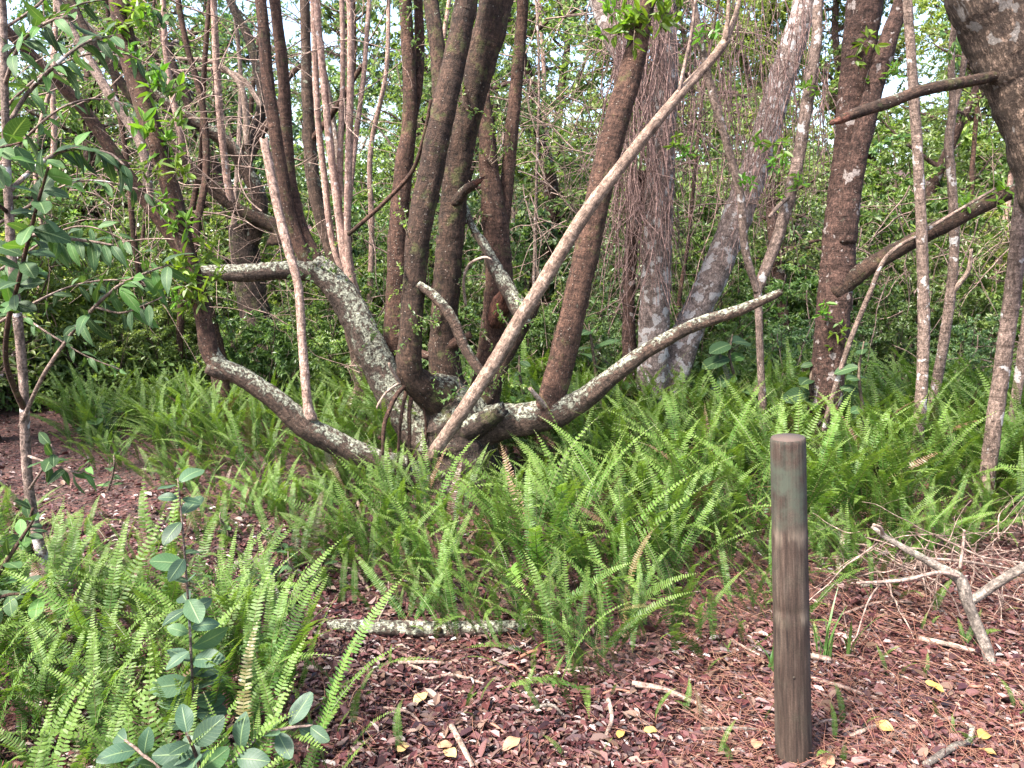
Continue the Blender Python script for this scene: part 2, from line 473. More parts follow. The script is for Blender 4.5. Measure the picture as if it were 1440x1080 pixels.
M_LITTER = leafmat('litter_leaf', [(0.014, 0.007, 0.007), (0.037, 0.013, 0.013), (0.066, 0.020, 0.020), (0.090, 0.029, 0.027), (0.109, 0.043, 0.040), (0.145, 0.076, 0.065), (0.050, 0.018, 0.018), (0.025, 0.010, 0.011), (0.174, 0.112, 0.080), (0.040, 0.014, 0.014)], trans=0.08, tcol=(1.2, .7, .5), rough=0.42, spec=0.45, objvar=0.0)
M_NEEDLE = leafmat('dry_needle', [(.12, .045, .03), (.20, .085, .055), (.26, .14, .09)], trans=0.0, rough=0.6, objvar=0.0)
M_FALLEN = leafmat('yellow_fallen_leaf', [(.35, .20, .05), (.40, .28, .12), (.30, .14, .09)], trans=0.1, tcol=(1, 1, .5), island=False, veins=True, objvar=0.0)
M_ORANGE = leafmat('withered_orange_leaf', [(.30, .13, .03), (.40, .2, .06)], trans=0.3, tcol=(1, .9, .4), objvar=0.0)


def ground_mat():
    m, nt, bs, out = nodes_of('leaf_mould')
    tc = N(nt, 'ShaderNodeTexCoord')
    n1 = N(nt, 'ShaderNodeTexNoise', i_Scale=2.2, i_Detail=6.0); nt.links.new(tc.outputs['Object'], n1.inputs['Vector'])
    vo = N(nt, 'ShaderNodeTexVoronoi', i_Scale=38.0); nt.links.new(tc.outputs['Object'], vo.inputs['Vector'])
    nf = N(nt, 'ShaderNodeTexNoise', i_Scale=110.0, i_Detail=5.0); nt.links.new(tc.outputs['Object'], nf.inputs['Vector'])
    sep = N(nt, 'ShaderNodeSeparateColor'); nt.links.new(vo.outputs['Color'], sep.inputs[0])
    col = ramp(nt, sep.outputs[0], [(0, (.028, .012, .010)), (.5, (.065, .024, .019)), (1, (.115, .042, .032))])
    col = mixc(nt, 0.6, col, mixc(nt, 1.0, col, ramp(nt, nf.outputs[0], [(.3, .3), (.7, 1.6)]), 'MULTIPLY'))
    col = mixc(nt, ramp(nt, n1.outputs[0], [(.45, 0.0), (.7, .6)]), col, (.035, .022, .014))
    nt.links.new(col, bs.inputs['Base Color']); bs.inputs['Roughness'].default_value = 0.85
    bp = N(nt, 'ShaderNodeBump', i_Strength=1.0, i_Distance=0.02)
    nt.links.new(math_(nt, 'ADD', vo.outputs['Distance'], nf.outputs[0]), bp.inputs['Height']); nt.links.new(bp.outputs[0], bs.inputs['Normal'])
    return m


# ------------------------------------------------------------------ ground sheet
def axis(lo, hi, step, far):
    a = list(np.arange(lo, hi + 1e-6, step)); g, x = step, hi
    while x < far: g *= 1.35; x += g; a.append(x)
    g, x = step, lo; b = []
    while x > -far: g *= 1.35; x -= g; b.append(x)
    return np.array(b[::-1] + a)


gx, gy = axis(-5, 5, .08, 300), axis(0.4, 8, .08, 300)
XX, YY = np.meshgrid(gx, gy)
gv = np.stack([XX, YY, G(XX, YY)], -1).reshape(-1, 3)
ii = np.arange(len(gv)).reshape(XX.shape)
gf = np.stack([ii[:-1, :-1], ii[:-1, 1:], ii[1:, 1:], ii[1:, :-1]], -1).reshape(-1, 4)
tag(add_obj('ground', make_mesh('ground', gv, gf, None, [ground_mat()], True)), kind='structure')


def poly_world(pp):
    return np.array([ground_at(*q)[:2] for q in pp])


def inside(poly, x, y):
    x = np.asarray(x); y = np.asarray(y); r = np.zeros(x.shape, bool); n = len(poly)
    for i in range(n):
        x1, y1 = poly[i]; x2, y2 = poly[(i + 1) % n]
        c = ((y1 > y) != (y2 > y)) & (x < (x2 - x1) * (y - y1) / (y2 - y1 + 1e-12) + x1)
        r ^= c
    return r


near_edge = [(130, 645), (215, 690), (300, 700), (390, 725), (470, 765), (510, 815), (585, 860), (690, 895), (790, 945), (890, 955),
             (960, 905), (1060, 878), (1150, 850), (1240, 815), (1340, 780), (1440, 752), (1640, 720)]
BED_MAIN = np.vstack([poly_world(near_edge), [(5.2, 5.9), (3.0, 6.3), (0.5, 6.4), (-1.6, 6.3), (-3.4, 6.0)]])
BED_LEFT = poly_world([(-260, 720), (0, 745), (60, 800), (130, 835), (220, 865), (300, 885), (350, 910), (400, 955), (430, 1005), (440, 1260), (-500, 1260)])
BED_MID = poly_world([(20, 735), (110, 745), (200, 775), (300, 700), (390, 725), (470, 765), (480, 840), (400, 890), (330, 870), (220, 850), (100, 810)])

MARKS = [((600, 890), 'lichened log'), ((1116, 1068), 'timber post'), ((1155, 640), 'reddish-brown tree'), ((1383, 722), 'stouter slim sapling'), ((1287, 672), 'knobbly slim sapling'), ((915, 608), 'pale forked trunk'),
         ((650, 690), 'mossy bole'), ((430, 660), 'low curved limb'), ((545, 600), 'pinkish shoots'), ((1392, 936), 'forked dead branch'), ((150, 700), 'bend of the path'), ((1076, 648), 'slender two-stemmed tree'),
         ((1305, 622), 'wavy split sapling'), ((603, 720), 'foot of the propped branch'), ((815, 700), 'long low limb'), ((274, 1070), 'paired-leaf seedling'), ((74, 838), 'tan-stemmed sapling'), ((400, 780), 'leafy path weeds')]
MARKS = [(ground_at(*q), n) for q, n in MARKS]
BACK = [((80, 0), 'tan-stemmed sapling'), ((250, 0), 'leaning brown stem'), ((370, 0), 'blackish old trunk'), ((490, 0), 'pinkish shoots'), ((640, 0), 'two big dark stems'), ((800, 0), 'upright dotted stem'), ((920, 0), 'pale vine-hung trunk'),
        ((1050, 0), 'pale leaning trunk'), ((1180, 0), 'reddish-brown tree'), ((1300, 0), 'slim saplings'), ((1440, 0), 'fissured leaning trunk'), ((-250, 0), 'willow-leaved sapling'), ((1750, 0), 'outer side of the fissured trunk')]


def near_name(x, y): return min(MARKS, key=lambda m: math.hypot(m[0][0] - x, m[0][1] - y))[1]


def behind_name(x, y):
    px = 720 + FPX * x / y
    return min(BACK, key=lambda m: abs(m[0][0] - px))[1]


# ------------------------------------------------------------------ trees traced as limbs with real depth
TREE_COUNT = [0]


def limb_path(spec):
    pts, rad = [], []
    for (px, py, w, Y) in spec:
        pts.append(P(px, py, Y)); rad.append(0.5 * px2m(w, px, py, Y))
    return pts, rad


def limb(parent, name, spec, mat, grow=0.0, sides=14, step=0.018, lump=0.10, rings=0.045, taper=0.45, flare=None, lean=None, jag=0.0):
    """one limb of a tree; grow carries it on upwards past its last point"""
    pts, rad = limb_path(spec)
    if flare: rad[0] *= flare
    if grow > 0:
        d = unit(pts[-1] - pts[-2]); d = unit(d + np.array([0, 0, 0.25]))
        if lean is not None: d = unit(d + np.asarray(lean))
        for k in (0.33, 0.66, 1.0):
            pts.append(pts[-1] + d * grow / 3 + RNG.normal(0, 0.05, 3)); rad.append(rad[len(spec) - 1] * (1 - (1 - taper) * k))
    TREE_COUNT[0] += 1
    t = Tubes().add(pts, rad, sides, step, lump, rings, seed=TREE_COUNT[0] * 1.37, jag=jag)
    o = add_obj(name, t.mesh(name, [mat], parent.location), parent)
    return o, pts, rad


def twig_leaves(start, d, length, nleaf, L, W, rg, droop=0.3, spread=1.0):
    """a curved twig with leaves set along it; returns its path and leaf arrays"""
    k = 5
    pts = [np.asarray(start, float)]
    d = unit(d)
    for i in range(k):
        d = unit(d + rg.normal(0, 0.16, 3) + np.array([0, 0, -droop * 0.22]))
        pts.append(pts[-1] + d * length / k)
    pts = np.array(pts)
    t = np.clip(rg.uniform(0.12, 1.0, nleaf) ** 0.8, 0, 1) * k
    i = np.minimum(t.astype(int), k - 1); f = (t - i)[:, None]
    pos = pts[i] * (1 - f) + pts[i + 1] * f
    td = unit(pts[i + 1] - pts[i])
    rv = unit(rg.normal(0, 1, (nleaf, 3)))
    ld = unit(td * 0.55 + rv * spread + np.array([0, 0, -droop * 0.5]))
    ln = unit(np.array([0, 0, 1.0]) + rg.normal(0, 0.5, (nleaf, 3)))
    return pts, pos, ld, ln, L * rg.uniform(.6, 1.2, nleaf), W * rg.uniform(.7, 1.15, nleaf)


def foliage(twigs, nleaf, L, W, rg, droop=0.3, rad=0.004, sides=3, spread=1.0):
    tb = Tubes(); A = [[] for _ in range(5)]
    for (s, d, ln) in twigs:
        r = twig_leaves(s, d, ln, nleaf, L, W, rg, droop, spread)
        tb.add(r[0], np.linspace(rad, rad * .4, len(r[0])), sides, cap=False)
        for a, b in zip(A, r[1:]): a.append(b)
    v, q = leaf_arrays(*[np.concatenate(a) for a in A])
    return tb, v, q


def merged(name, tb, v, q, m_leaf, m_twig, origin=(0, 0, 0)):
    """leaves and the twigs that carry them as one foliage mesh"""
    tv = np.vstack(tb.V); tf = np.vstack(tb.F4)
    V = np.vstack([v, tv]) - np.asarray(origin)[None]
    F = np.vstack([q, tf + len(v)])
    mi = np.concatenate([np.zeros(len(q), int), np.ones(len(tf), int)])
    bk = np.vstack([np.zeros((len(v), 3)), np.vstack(tb.B)])
    return make_mesh(name, V, F, None, [m_leaf, m_twig], False, {'bk': bk}, mi)


# crowns above the picture: one shared spray mesh per kind, hung on limb ends
def spray_mesh(name, seed, m_leaf, n=34, size=0.75, L=.075, W=.032, nleaf=16):
    rg = np.random.default_rng(seed); tw = []
    for _ in range(n):
        s = rg.normal(0, size * .38, 3); tw.append((s, unit(s + rg.normal(0, .3, 3) + [0, 0, .1]), rg.uniform(.25, .55)))
    tb, v, q = foliage(tw, nleaf, L, W, rg)
    return merged(name, tb, v, q, m_leaf, M_SHRUBTWIG)


SPRAYS = [spray_mesh('crown_spray', 40 + i, M_LEAF_D) for i in range(3)]


def crown(parent, tops, n=3, r=0.5, scale=1.0, skip=0.0):
    for p in tops:
        for _ in range(n):
            if random.random() < skip: continue
            o = add_obj('crown', random.choice(SPRAYS), parent)
            o.location = Vector(p) + Vector((random.gauss(0, r), random.gauss(0, r), random.gauss(.2, r * .6))) - parent.location
            o.rotation_euler = (random.uniform(-.5, .5), random.uniform(-.5, .5), random.uniform(0, 6.28))
            o.scale = [scale * random.uniform(.8, 1.3)] * 3


def small_spray(seed, n, L, W, nleaf, ln=.16, mat=None):
    rg = np.random.default_rng(seed); tw = []
    for _ in range(n):
        tw.append((rg.normal(0, .01, 3), unit(rg.normal(0, .7, 3) + [0, -.2, .5]), rg.uniform(.6, 1.3) * ln))
    tb, v, q = foliage(tw, nleaf, L, W, rg, droop=.2, rad=.0022)
    return merged('leafy_shoot', tb, v, q, mat or M_FRESH, M_SHRUBTWIG)


SHOOT_S = [small_spray(70 + i, 4, .022, .013, 14, .15, M_LEAF_D) for i in range(3)]
SHOOT_L = [small_spray(80 + i, 4, .075, .030, 6, .13, M_FRESH) for i in range(3)]


def shoot(parent, px, py, Y, big=False, s=1.0):
    o = add_obj('leafy_shoot', random.choice(SHOOT_L if big else SHOOT_S), parent)
    o.location = Vector(P(px, py, Y)) - parent.location
    o.rotation_euler = (random.uniform(-.4, .4), random.uniform(-.4, .4), random.uniform(0, 6.28))
    o.scale = (s, s, s)


# ---- the many-stemmed tree
base = ground_at(652, 680)
MT = empty('multi_stemmed_tree', base)
tag(MT, 'old tree with many dark stems spreading from one low mossy bole among ferns', 'tree')
B0 = float(base[1])
bole = [(648, 735, 150, B0), (650, 690, 128, B0), (652, 650, 108, B0), (650, 615, 100, B0), (640, 585, 96, B0), (622, 560, 70, B0), (600, 545, 50, B0)]
limb(MT, 'trunk', bole, M_BOLE, sides=28, step=.02, lump=.14, rings=.02)
tops = []


def ML(name, spec, mat, **k):
    o, pts, rad = limb(MT, name, spec, mat, **k)
    if k.get('grow', 0) > 0: tops.append(pts[-1])
    return o


ML('limb', [(628, 690, 62, 4.45), (570, 665, 46, 4.33), (525, 648, 36, 4.25), (470, 622, 33, 4.18), (430, 600, 34, 4.14), (385, 560, 29, 4.1), (340, 530, 27, 4.07), (308, 514, 26, 4.05), (295, 490, 22, 4.05)], M_LICH2, sides=16)
ML('stem', [(318, 520, 24, 4.055), (302, 508, 25, 4.05), (293, 485, 25, 4.05), (283, 435, 22, 4.06), (266, 370, 24, 4.08), (250, 300, 25, 4.1), (226, 220, 26, 4.14), (200, 140, 27, 4.18), (177, 60, 27, 4.22), (166, 0, 26, 4.26)], M_RED, grow=2.2, sides=16)
ML('broken_stub', [(322, 528, 20, 4.06), (302, 522, 17, 4.02), (290, 518, 13, 4.0)], M_LICH2, lump=.15)
ML('stem', [(436, 590, 20, 4.13), (432, 560, 13, 4.13), (425, 480, 12, 4.15), (419, 400, 12, 4.2), (405, 350, 13, 4.24), (390, 290, 13, 4.28), (378, 230, 13, 4.3), (371, 196, 12, 4.32)], M_SPOT, lump=.12, jag=.01)
ML('limb', [(640, 655, 56, 4.55), (590, 610, 50, 4.62), (556, 562, 46, 4.68), (522, 492, 46, 4.75), (492, 432, 43, 4.8), (465, 392, 42, 4.84), (443, 376, 38, 4.87)], M_LICH, sides=18)
ML('branch', [(455, 384, 32, 4.86), (425, 380, 27, 4.86), (395, 380, 25, 4.84), (360, 383, 25, 4.82), (315, 384, 23, 4.8), (285, 382, 20, 4.78), (268, 380, 12, 4.77)], M_LICH, lump=.12)
ML('stem', [(446, 385, 26, 4.88), (428, 360, 19, 4.9), (408, 308, 18, 4.93), (396, 240, 17, 4.95), (386, 180, 17, 4.97), (375, 100, 17, 5.0), (366, 0, 16, 5.05)], M_RED, grow=1.8)
ML('stem', [(452, 382, 22, 4.92), (425, 320, 16, 5.0), (410, 260, 16, 5.05), (404, 200, 17, 5.1), (398, 100, 17, 5.15), (386, 0, 15, 5.2)], M_RED, grow=1.5)
ML('stem', [(620, 560, 62, 4.4), (592, 543, 44, 4.3), (576, 520, 37, 4.24), (578, 470, 32, 4.22), (582, 400, 32, 4.24), (590, 320, 35, 4.26), (606, 240, 36, 4.28), (622, 165, 35, 4.3), (638, 90, 33, 4.33), (650, 30, 32, 4.36), (656, -10, 32, 4.38)], M_DARK, grow=2.4, sides=16)
ML('stem', [(640, 580, 66, 4.55), (626, 520, 46, 4.56), (624, 460, 39, 4.57), (630, 380, 38, 4.58), (636, 300, 38, 4.6), (645, 225, 37, 4.6), (660, 150, 41, 4.6), (678, 80, 44, 4.6), (696, 10, 47, 4.6)], M_DARK, grow=2.6, sides=16)
ML('stem', [(632, 240, 20, 4.72), (620, 170, 20, 4.78), (617, 90, 22, 4.82), (611, 40, 22, 4.85), (604, -10, 21, 4.9)], M_DARK, grow=1.8)
ML('stem', [(610, 600, 46, 4.8), (566, 550, 36, 4.9), (554, 500, 32, 4.95), (558, 420, 30, 5.0), (560, 330, 29, 5.02), (567, 240, 26, 5.05), (576, 170, 21, 5.07), (575, 90, 19, 5.1), (570, 0, 18, 5.12)], M_RED, grow=2.0)
ML('stem', [(576, 190, 14, 5.12), (588, 120, 14, 5.15), (590, 60, 14, 5.2), (588, 0, 13, 5.2)], M_RED, grow=1.4)
ML('stem', [(668, 610, 54, 4.7), (684, 540, 46, 4.8), (697, 460, 42, 4.86), (702, 390, 39, 4.9), (697, 320, 37, 4.92), (688, 240, 28, 4.93), (684, 175, 22, 4.95), (680, 132, 17, 4.96)], M_RED, jag=.02, sides=16)
ML('stem', [(704, 340, 20, 4.93), (712, 270, 19, 4.97), (718, 200, 20, 5.0), (726, 120, 18, 5.05), (733, 40, 17, 5.1), (735, -5, 16, 5.1)], M_RED, grow=1.6)
ML('limb', [(650, 620, 76, 4.4), (690, 596, 54, 4.36), (735, 590, 46, 4.32), (780, 580, 43, 4.28), (822, 560, 31, 4.24), (870, 522, 25, 4.2), (920, 487, 21, 4.17), (980, 456, 18, 4.14), (1040, 436, 16, 4.1), (1085, 417, 12, 4.08), (1098, 410, 9, 4.07)], M_LICH2, sides=16, jag=.01)
ML('stem', [(768, 590, 48, 4.29), (777, 555, 40, 4.3), (795, 485, 37, 4.32), (814, 405, 36, 4.34), (831, 325, 36, 4.37), (850, 240, 36, 4.4), (870, 160, 35, 4.43), (893, 80, 33, 4.46), (912, -5, 26, 4.5)], M_RED, grow=2.0, sides=16, lean=(.2, 0, 0))
ML('branch', [(662, 590, 34, 4.45), (690, 545, 26, 4.45), (712, 495, 25, 4.47), (740, 448, 24, 4.48), (752, 425, 18, 4.49)], M_DARK, jag=.02)
ML('broken_branch', [(741, 456, 16, 4.44), (728, 432, 24, 4.46), (712, 402, 23, 4.5), (697, 378, 20, 4.54), (684, 350, 14, 4.58), (664, 318, 10, 4.62), (655, 290, 6, 4.65)], M_LICH, lump=.16, jag=.02)
ML('broken_branch', [(588, 400, 12, 4.2), (612, 418, 15, 4.18), (636, 448, 15, 4.16), (652, 485, 14, 4.15), (668, 512, 14, 4.14), (690, 541, 13, 4.13)], M_LICH2, lump=.14)
ML('branch', [(560, 470, 9, 4.66), (600, 500, 12, 4.56), (640, 482, 14, 4.5), (662, 470, 10, 4.48)], M_RED)
ML('broken_stub', [(655, 605, 38, 4.3), (685, 590, 30, 4.22), (705, 575, 22, 4.16)], M_BOLE, lump=.18, jag=.015)
ML('broken_stub', [(640, 285, 18, 4.55), (654, 268, 14, 4.5), (668, 258, 12, 4.46)], M_DARK, lump=.2, jag=.02)
ML('splintered_end', [(664, 261, 10, 4.47), (673, 255, 8, 4.45), (680, 251, 4, 4.44)], M_BROKEN, lump=.3, jag=.02)
ML('broken_stub', [(698, 452, 30, 4.74), (706, 430, 28, 4.66), (716, 412, 22, 4.62)], M_BROKEN, lump=.2, jag=.03)
for xa, xb, xc, w, yy in [(574, 566, 558, 5, 4.22), (583, 576, 574, 6, 4.25), (590, 596, 590, 4, 4.3), (600, 606, 624, 6, 4.32)]:
    ML('hanging_root', [(xa, 540, w * 1.3, 4.3), (xb, 575, w, yy), ((xb + xc) / 2 + random.uniform(-7, 7), 615, w * .9, yy), (xc, 690, w * .7, yy)], M_RED, rings=.1)
ML('dead_twig', [(578, 535, 9, 4.24), (560, 552, 7, 4.2), (548, 575, 7, 4.17), (540, 600, 6, 4.15), (538, 640, 4, 4.14)], M_RED)
ML('dead_twig', [(563, 540, 6, 4.22), (552, 522, 5, 4.18), (547, 511, 4, 4.15)], M_DEAD)
ML('dead_twig', [(566, 536, 4, 4.22), (545, 550, 3, 4.17), (532, 568, 3, 4.13), (530, 575, 2, 4.12)], M_DEAD)
ML('dead_twig', [(655, 430, 4, 4.5), (652, 395, 4, 4.42), (660, 372, 4, 4.38), (680, 362, 4, 4.34), (692, 365, 2, 4.33)], M_DEAD)
ML('dead_twig', [(770, 575, 9, 4.24), (757, 560, 7, 4.2), (745, 546, 6, 4.17)], M_DEAD)
ML('dead_twig', [(490, 330, 6, 4.8), (540, 285, 6, 4.7), (580, 240, 6, 4.6), (598, 185, 6, 4.5), (606, 140, 5, 4.45)], M_RED)
for q in [(575, 330, 4.2), (570, 400, 4.2), (566, 440, 4.18), (584, 470, 4.18), (655, 150, 4.5), (700, 200, 4.9), (690, 230, 4.85), (692, 302, 4.85), (700, 175, 4.9), (660, 405, 4.5), (560, 460, 4.8),
          (690, 480, 4.4), (720, 470, 4.4), (735, 455, 4.4), (610, 465, 4.5), (640, 400, 4.5), (470, 395, 4.75), (445, 372, 4.75), (430, 378, 4.75), (520, 480, 4.66), (705, 520, 4.4), (720, 540, 4.35),
          (650, 545, 4.3), (660, 560, 4.3), (690, 560, 4.2), (605, 548, 4.25), (565, 40, 5.0), (580, 60, 5.0), (550, 250, 4.95), (720, 90, 5.0), (640, 520, 4.4)]:
    shoot(MT, *q, s=random.uniform(.8, 1.5))
for q in [(262, 385, 4.0), (278, 372, 4.0), (270, 412, 4.0), (250, 402, 4.0), (280, 430, 4.0), (215, 140, 4.1), (215, 215, 4.1), (235, 205, 4.1), (160, 30, 4.2), (172, 12, 4.2), (890, 40, 4.4), (905, 30, 4.38), (925, 42, 4.36), (870, 45, 4.4), (945, 30, 4.4)]:
    shoot(MT, *q, big=True, s=random.uniform(.8, 1.4))
for q in [(150, 60, 4.1), (190, 90, 4.1), (232, 180, 4.05), (205, 250, 4.05), (240, 285, 4.0), (262, 330, 4.0), (185, 20, 4.2), (245, 250, 4.05), (210, 40, 4.2), (225, 120, 4.1), (290, 395, 3.98), (255, 425, 3.98), (865, 25, 4.4), (935, 15, 4.36)]:
    shoot(MT, *q, big=True, s=random.uniform(.7, 1.1))
crown(MT, tops, 1, .5, .75)

# ---- pale leaning branch across the tree
db = P(603, 645, 4.0)
DB = empty('broken_branch', db)
tag(DB, 'long pale bare branch propped diagonally across the many-stemmed tree', 'branch')
limb(DB, 'stick', [(602, 648, 17, 4.0), (625, 615, 19, 4.0), (655, 572, 20, 4.0), (700, 502, 21, 4.02), (730, 450, 20, 4.04), (765, 395, 20, 4.06), (820, 305, 19, 4.1), (878, 228, 17, 4.14), (945, 145, 15, 4.2), (1000, 85, 13, 4.25), (1022, 55, 12, 4.28)], M_PROP, sides=14, lump=.08)
limb(DB, 'fork', [(1018, 60, 11, 4.28), (1030, 35, 8, 4.3), (1040, 0, 6, 4.32), (1046, -40, 4, 4.34)], M_PROP)
limb(DB, 'fork', [(1020, 58, 9, 4.27), (1024, 20, 6, 4.26), (1026, -20, 5, 4.25), (1028, -50, 3, 4.25)], M_PROP)
limb(DB, 'twig', [(955, 130, 6, 4.2), (962, 95, 5, 4.18), (972, 50, 5, 4.17), (978, 0, 4, 4.16)], M_TWIG)
limb(DB, 'cut_end', [(604, 645, 13, 3.998), (600, 651, 9, 3.995)], M_BROKEN, lump=.05)


# ---- other single trees
def tree(name, label, basepx, limbs, group=None, cat='tree', nc=1, rc=.5, skip=0.0):
    b = ground_at(*basepx)
    T = empty(name, b); tag(T, label, cat, group)
    tp = []
    for i, (nm, spec, mat, grow) in enumerate(limbs):
        sides = 16 if max(s[2] for s in spec) > 30 else 10
        o, pts, rad = limb(T, nm, spec, mat, grow=grow, sides=sides, step=.022, lump=.10, rings=.04 if sides > 10 else .06)
        if grow > 0: tp.append(pts[-1])
    if tp and nc: crown(T, tp, nc, rc, .65, max(skip, .35))
    return T


LT = tree('pale_trunk_tree', 'pale grey tree forking at its base, upright trunk wrapped in dry vines', (915, 608), [
    ('trunk', [(912, 625, 58, 5.75), (915, 595, 48, 5.75), (918, 500, 43, 5.75), (922, 400, 42, 5.76), (926, 300, 40, 5.78), (931, 200, 38, 5.8), (935, 100, 36, 5.82), (936, 0, 34, 5.85)], M_PALE, 2.5),
    ('trunk', [(930, 600, 46, 5.8), (945, 540, 42, 5.85), (972, 455, 41, 5.92), (1010, 372, 41, 6.0), (1040, 295, 41, 6.1), (1070, 212, 39, 6.2), (1098, 115, 37, 6.3), (1122, 40, 34, 6.4), (1134, -5, 33, 6.45)], M_PALE, 2.5),
    ('limb', [(932, 175, 30, 5.82), (905, 130, 30, 5.95), (880, 85, 31, 6.1), (858, 40, 30, 6.2), (840, -10, 28, 6.3)], M_PALE, 1.5),
    ('stem', [(888, 620, 18, 5.9), (886, 520, 20, 5.9), (884, 420, 18, 5.9), (890, 320, 18, 5.92), (905, 240, 16, 5.9)], M_TRUNK, 0)])
NT = tree('slender_tree', 'slender two-stemmed tree with thin crooked stem beside the cut post', (1076, 648), [
    ('trunk', [(1077, 660, 13, 5.0), (1074, 600, 11, 5.0), (1069, 500, 10, 5.0), (1066, 420, 11, 5.02), (1064, 405, 12, 5.03)], M_SLIM, 0),
    ('stem', [(1065, 412, 11, 5.03), (1072, 390, 15, 5.05), (1094, 332, 16, 5.1), (1118, 245, 17, 5.15), (1134, 150, 17, 5.2), (1148, 60, 15, 5.25), (1153, -5, 13, 5.3)], M_SLIM, 1.5),
    ('stem', [(1065, 412, 10, 5.02), (1048, 350, 11, 5.02), (1041, 275, 11, 5.0), (1023, 205, 11, 5.0), (1004, 140, 11, 4.98), (990, 80, 10, 4.96), (974, -5, 9, 4.95)], M_SLIM, 1.2),
    ('branch', [(1110, 275, 7, 5.12), (1095, 290, 6, 5.0), (1082, 305, 5, 4.9)], M_SLIM, 0)])
OT = tree('reddish_trunk_tree', 'straight reddish-brown tree behind the post, forked at mid height', (1155, 640), [
    ('trunk', [(1152, 655, 56, 5.02), (1156, 620, 46, 5.02), (1162, 550, 45, 5.02), (1168, 480, 46, 5.02), (1175, 405, 46, 5.03), (1181, 330, 45, 5.04), (1190, 250, 43, 5.06), (1199, 160, 43, 5.08), (1209, 60, 46, 5.1), (1218, -5, 48, 5.1)], M_TRUNK, 2.6),
    ('limb', [(1186, 340, 34, 5.0), (1198, 260, 28, 4.97), (1214, 185, 27, 4.95), (1234, 105, 26, 4.95), (1253, 45, 24, 4.95), (1270, -5, 22, 4.95)], M_TRUNK, 2.0),
    ('limb', [(1172, 412, 34, 5.0), (1196, 393, 26, 4.97), (1225, 373, 24, 4.93), (1275, 344, 22, 4.88), (1340, 310, 22, 4.82), (1400, 280, 20, 4.78), (1445, 260, 18, 4.75), (1500, 230, 16, 4.7)], M_DARK, 0.8),
    ('dead_twig', [(1172, 592, 10, 4.98), (1195, 594, 7, 4.9), (1215, 600, 4, 4.86)], M_DARK, 0)])
ST = tree('leaning_trunk_tree', 'thick leaning tree with deeply fissured rough bark', (1640, 800), [
    ('trunk', [(1630, 830, 190, 3.3), (1600, 700, 150, 3.3), (1570, 540, 120, 3.3), (1530, 380, 108, 3.3), (1484, 230, 104, 3.32), (1444, 110, 106, 3.34), (1408, 20, 114, 3.36), (1390, -40, 118, 3.38)], M_FISS, 2.2),
    ('broken_branch', [(1440, 100, 26, 3.33), (1405, 106, 15, 3.3), (1365, 114, 16, 3.28), (1330, 120, 17, 3.26), (1290, 129, 17, 3.24), (1250, 144, 17, 3.22), (1210, 157, 16, 3.2), (1180, 168, 12, 3.18)], M_DARK, 0),
    ('splintered_end', [(1192, 164, 14, 3.187), (1180, 169, 11, 3.178), (1168, 173, 6, 3.17)], M_BROKEN, 0)])
SLG = 'slim saplings along the fern bed'
tree('slim_sapling', 'straight slim sapling with knobbly joints rising from the fern bed beside another', (1287, 672), [
    ('trunk', [(1286, 690, 15, 4.5), (1289, 640, 15, 4.5), (1296, 550, 16, 4.5), (1299, 460, 16, 4.5), (1297, 360, 15, 4.5), (1293, 260, 14, 4.5), (1287, 160, 14, 4.5), (1280, 60, 13, 4.5), (1276, -5, 13, 4.5)], M_SLIM, 1.5)], SLG, 'sapling', 1)
tree('slim_sapling', 'slim sapling with wavy upper stem that splits in two', (1305, 622), [
    ('trunk', [(1302, 645, 14, 5.3), (1310, 580, 13, 5.3), (1324, 500, 14, 5.3), (1336, 420, 14, 5.3), (1342, 340, 13, 5.3), (1338, 250, 12, 5.3), (1334, 200, 12, 5.3), (1340, 150, 11, 5.3), (1338, 80, 9, 5.32), (1345, 0, 8, 5.35)], M_SLIM, 1.2),
    ('stem', [(1340, 160, 9, 5.3), (1352, 110, 8, 5.28), (1360, 50, 8, 5.25), (1366, -5, 7, 5.2)], M_SLIM, 1.0),
    ('branch', [(1336, 415, 7, 5.3), (1350, 398, 7, 5.26), (1362, 380, 6, 5.22), (1366, 350, 4, 5.2)], M_DEAD, 0)], SLG, 'sapling', 1)
tree('slim_sapling', 'stouter slim sapling with ringed scars, leaning towards the fissured trunk', (1383, 722), [
    ('trunk', [(1381, 745, 21, 3.93), (1385, 700, 20, 3.93), (1396, 610, 21, 3.93), (1409, 520, 22, 3.93), (1424, 410, 22, 3.93), (1436, 300, 22, 3.93), (1444, 200, 21, 3.95), (1450, 100, 20, 3.95), (1456, 0, 19, 3.95)], M_SLIM, 1.6)], SLG, 'sapling', 1)
tree('slim_sapling', 'thin sapling leaning out past the stouter one', (1418, 640), [
    ('trunk', [(1415, 660, 13, 4.9), (1424, 590, 13, 4.9), (1438, 500, 14, 4.9), (1450, 400, 13, 4.9), (1462, 280, 12, 4.9), (1470, 100, 12, 4.9)], M_SLIM, 1.2)], SLG, 'sapling', 1)
tree('slim_sapling', 'very thin bent sapling crossing the foot of the reddish tree', (1150, 645), [
    ('trunk', [(1150, 655, 7, 4.8), (1162, 590, 7, 4.8), (1192, 490, 7, 4.75), (1222, 415, 7, 4.7), (1248, 360, 6, 4.66), (1300, 325, 5, 4.6), (1400, 265, 4, 4.5)], M_SLIM, 0)], SLG, 'sapling', 0)

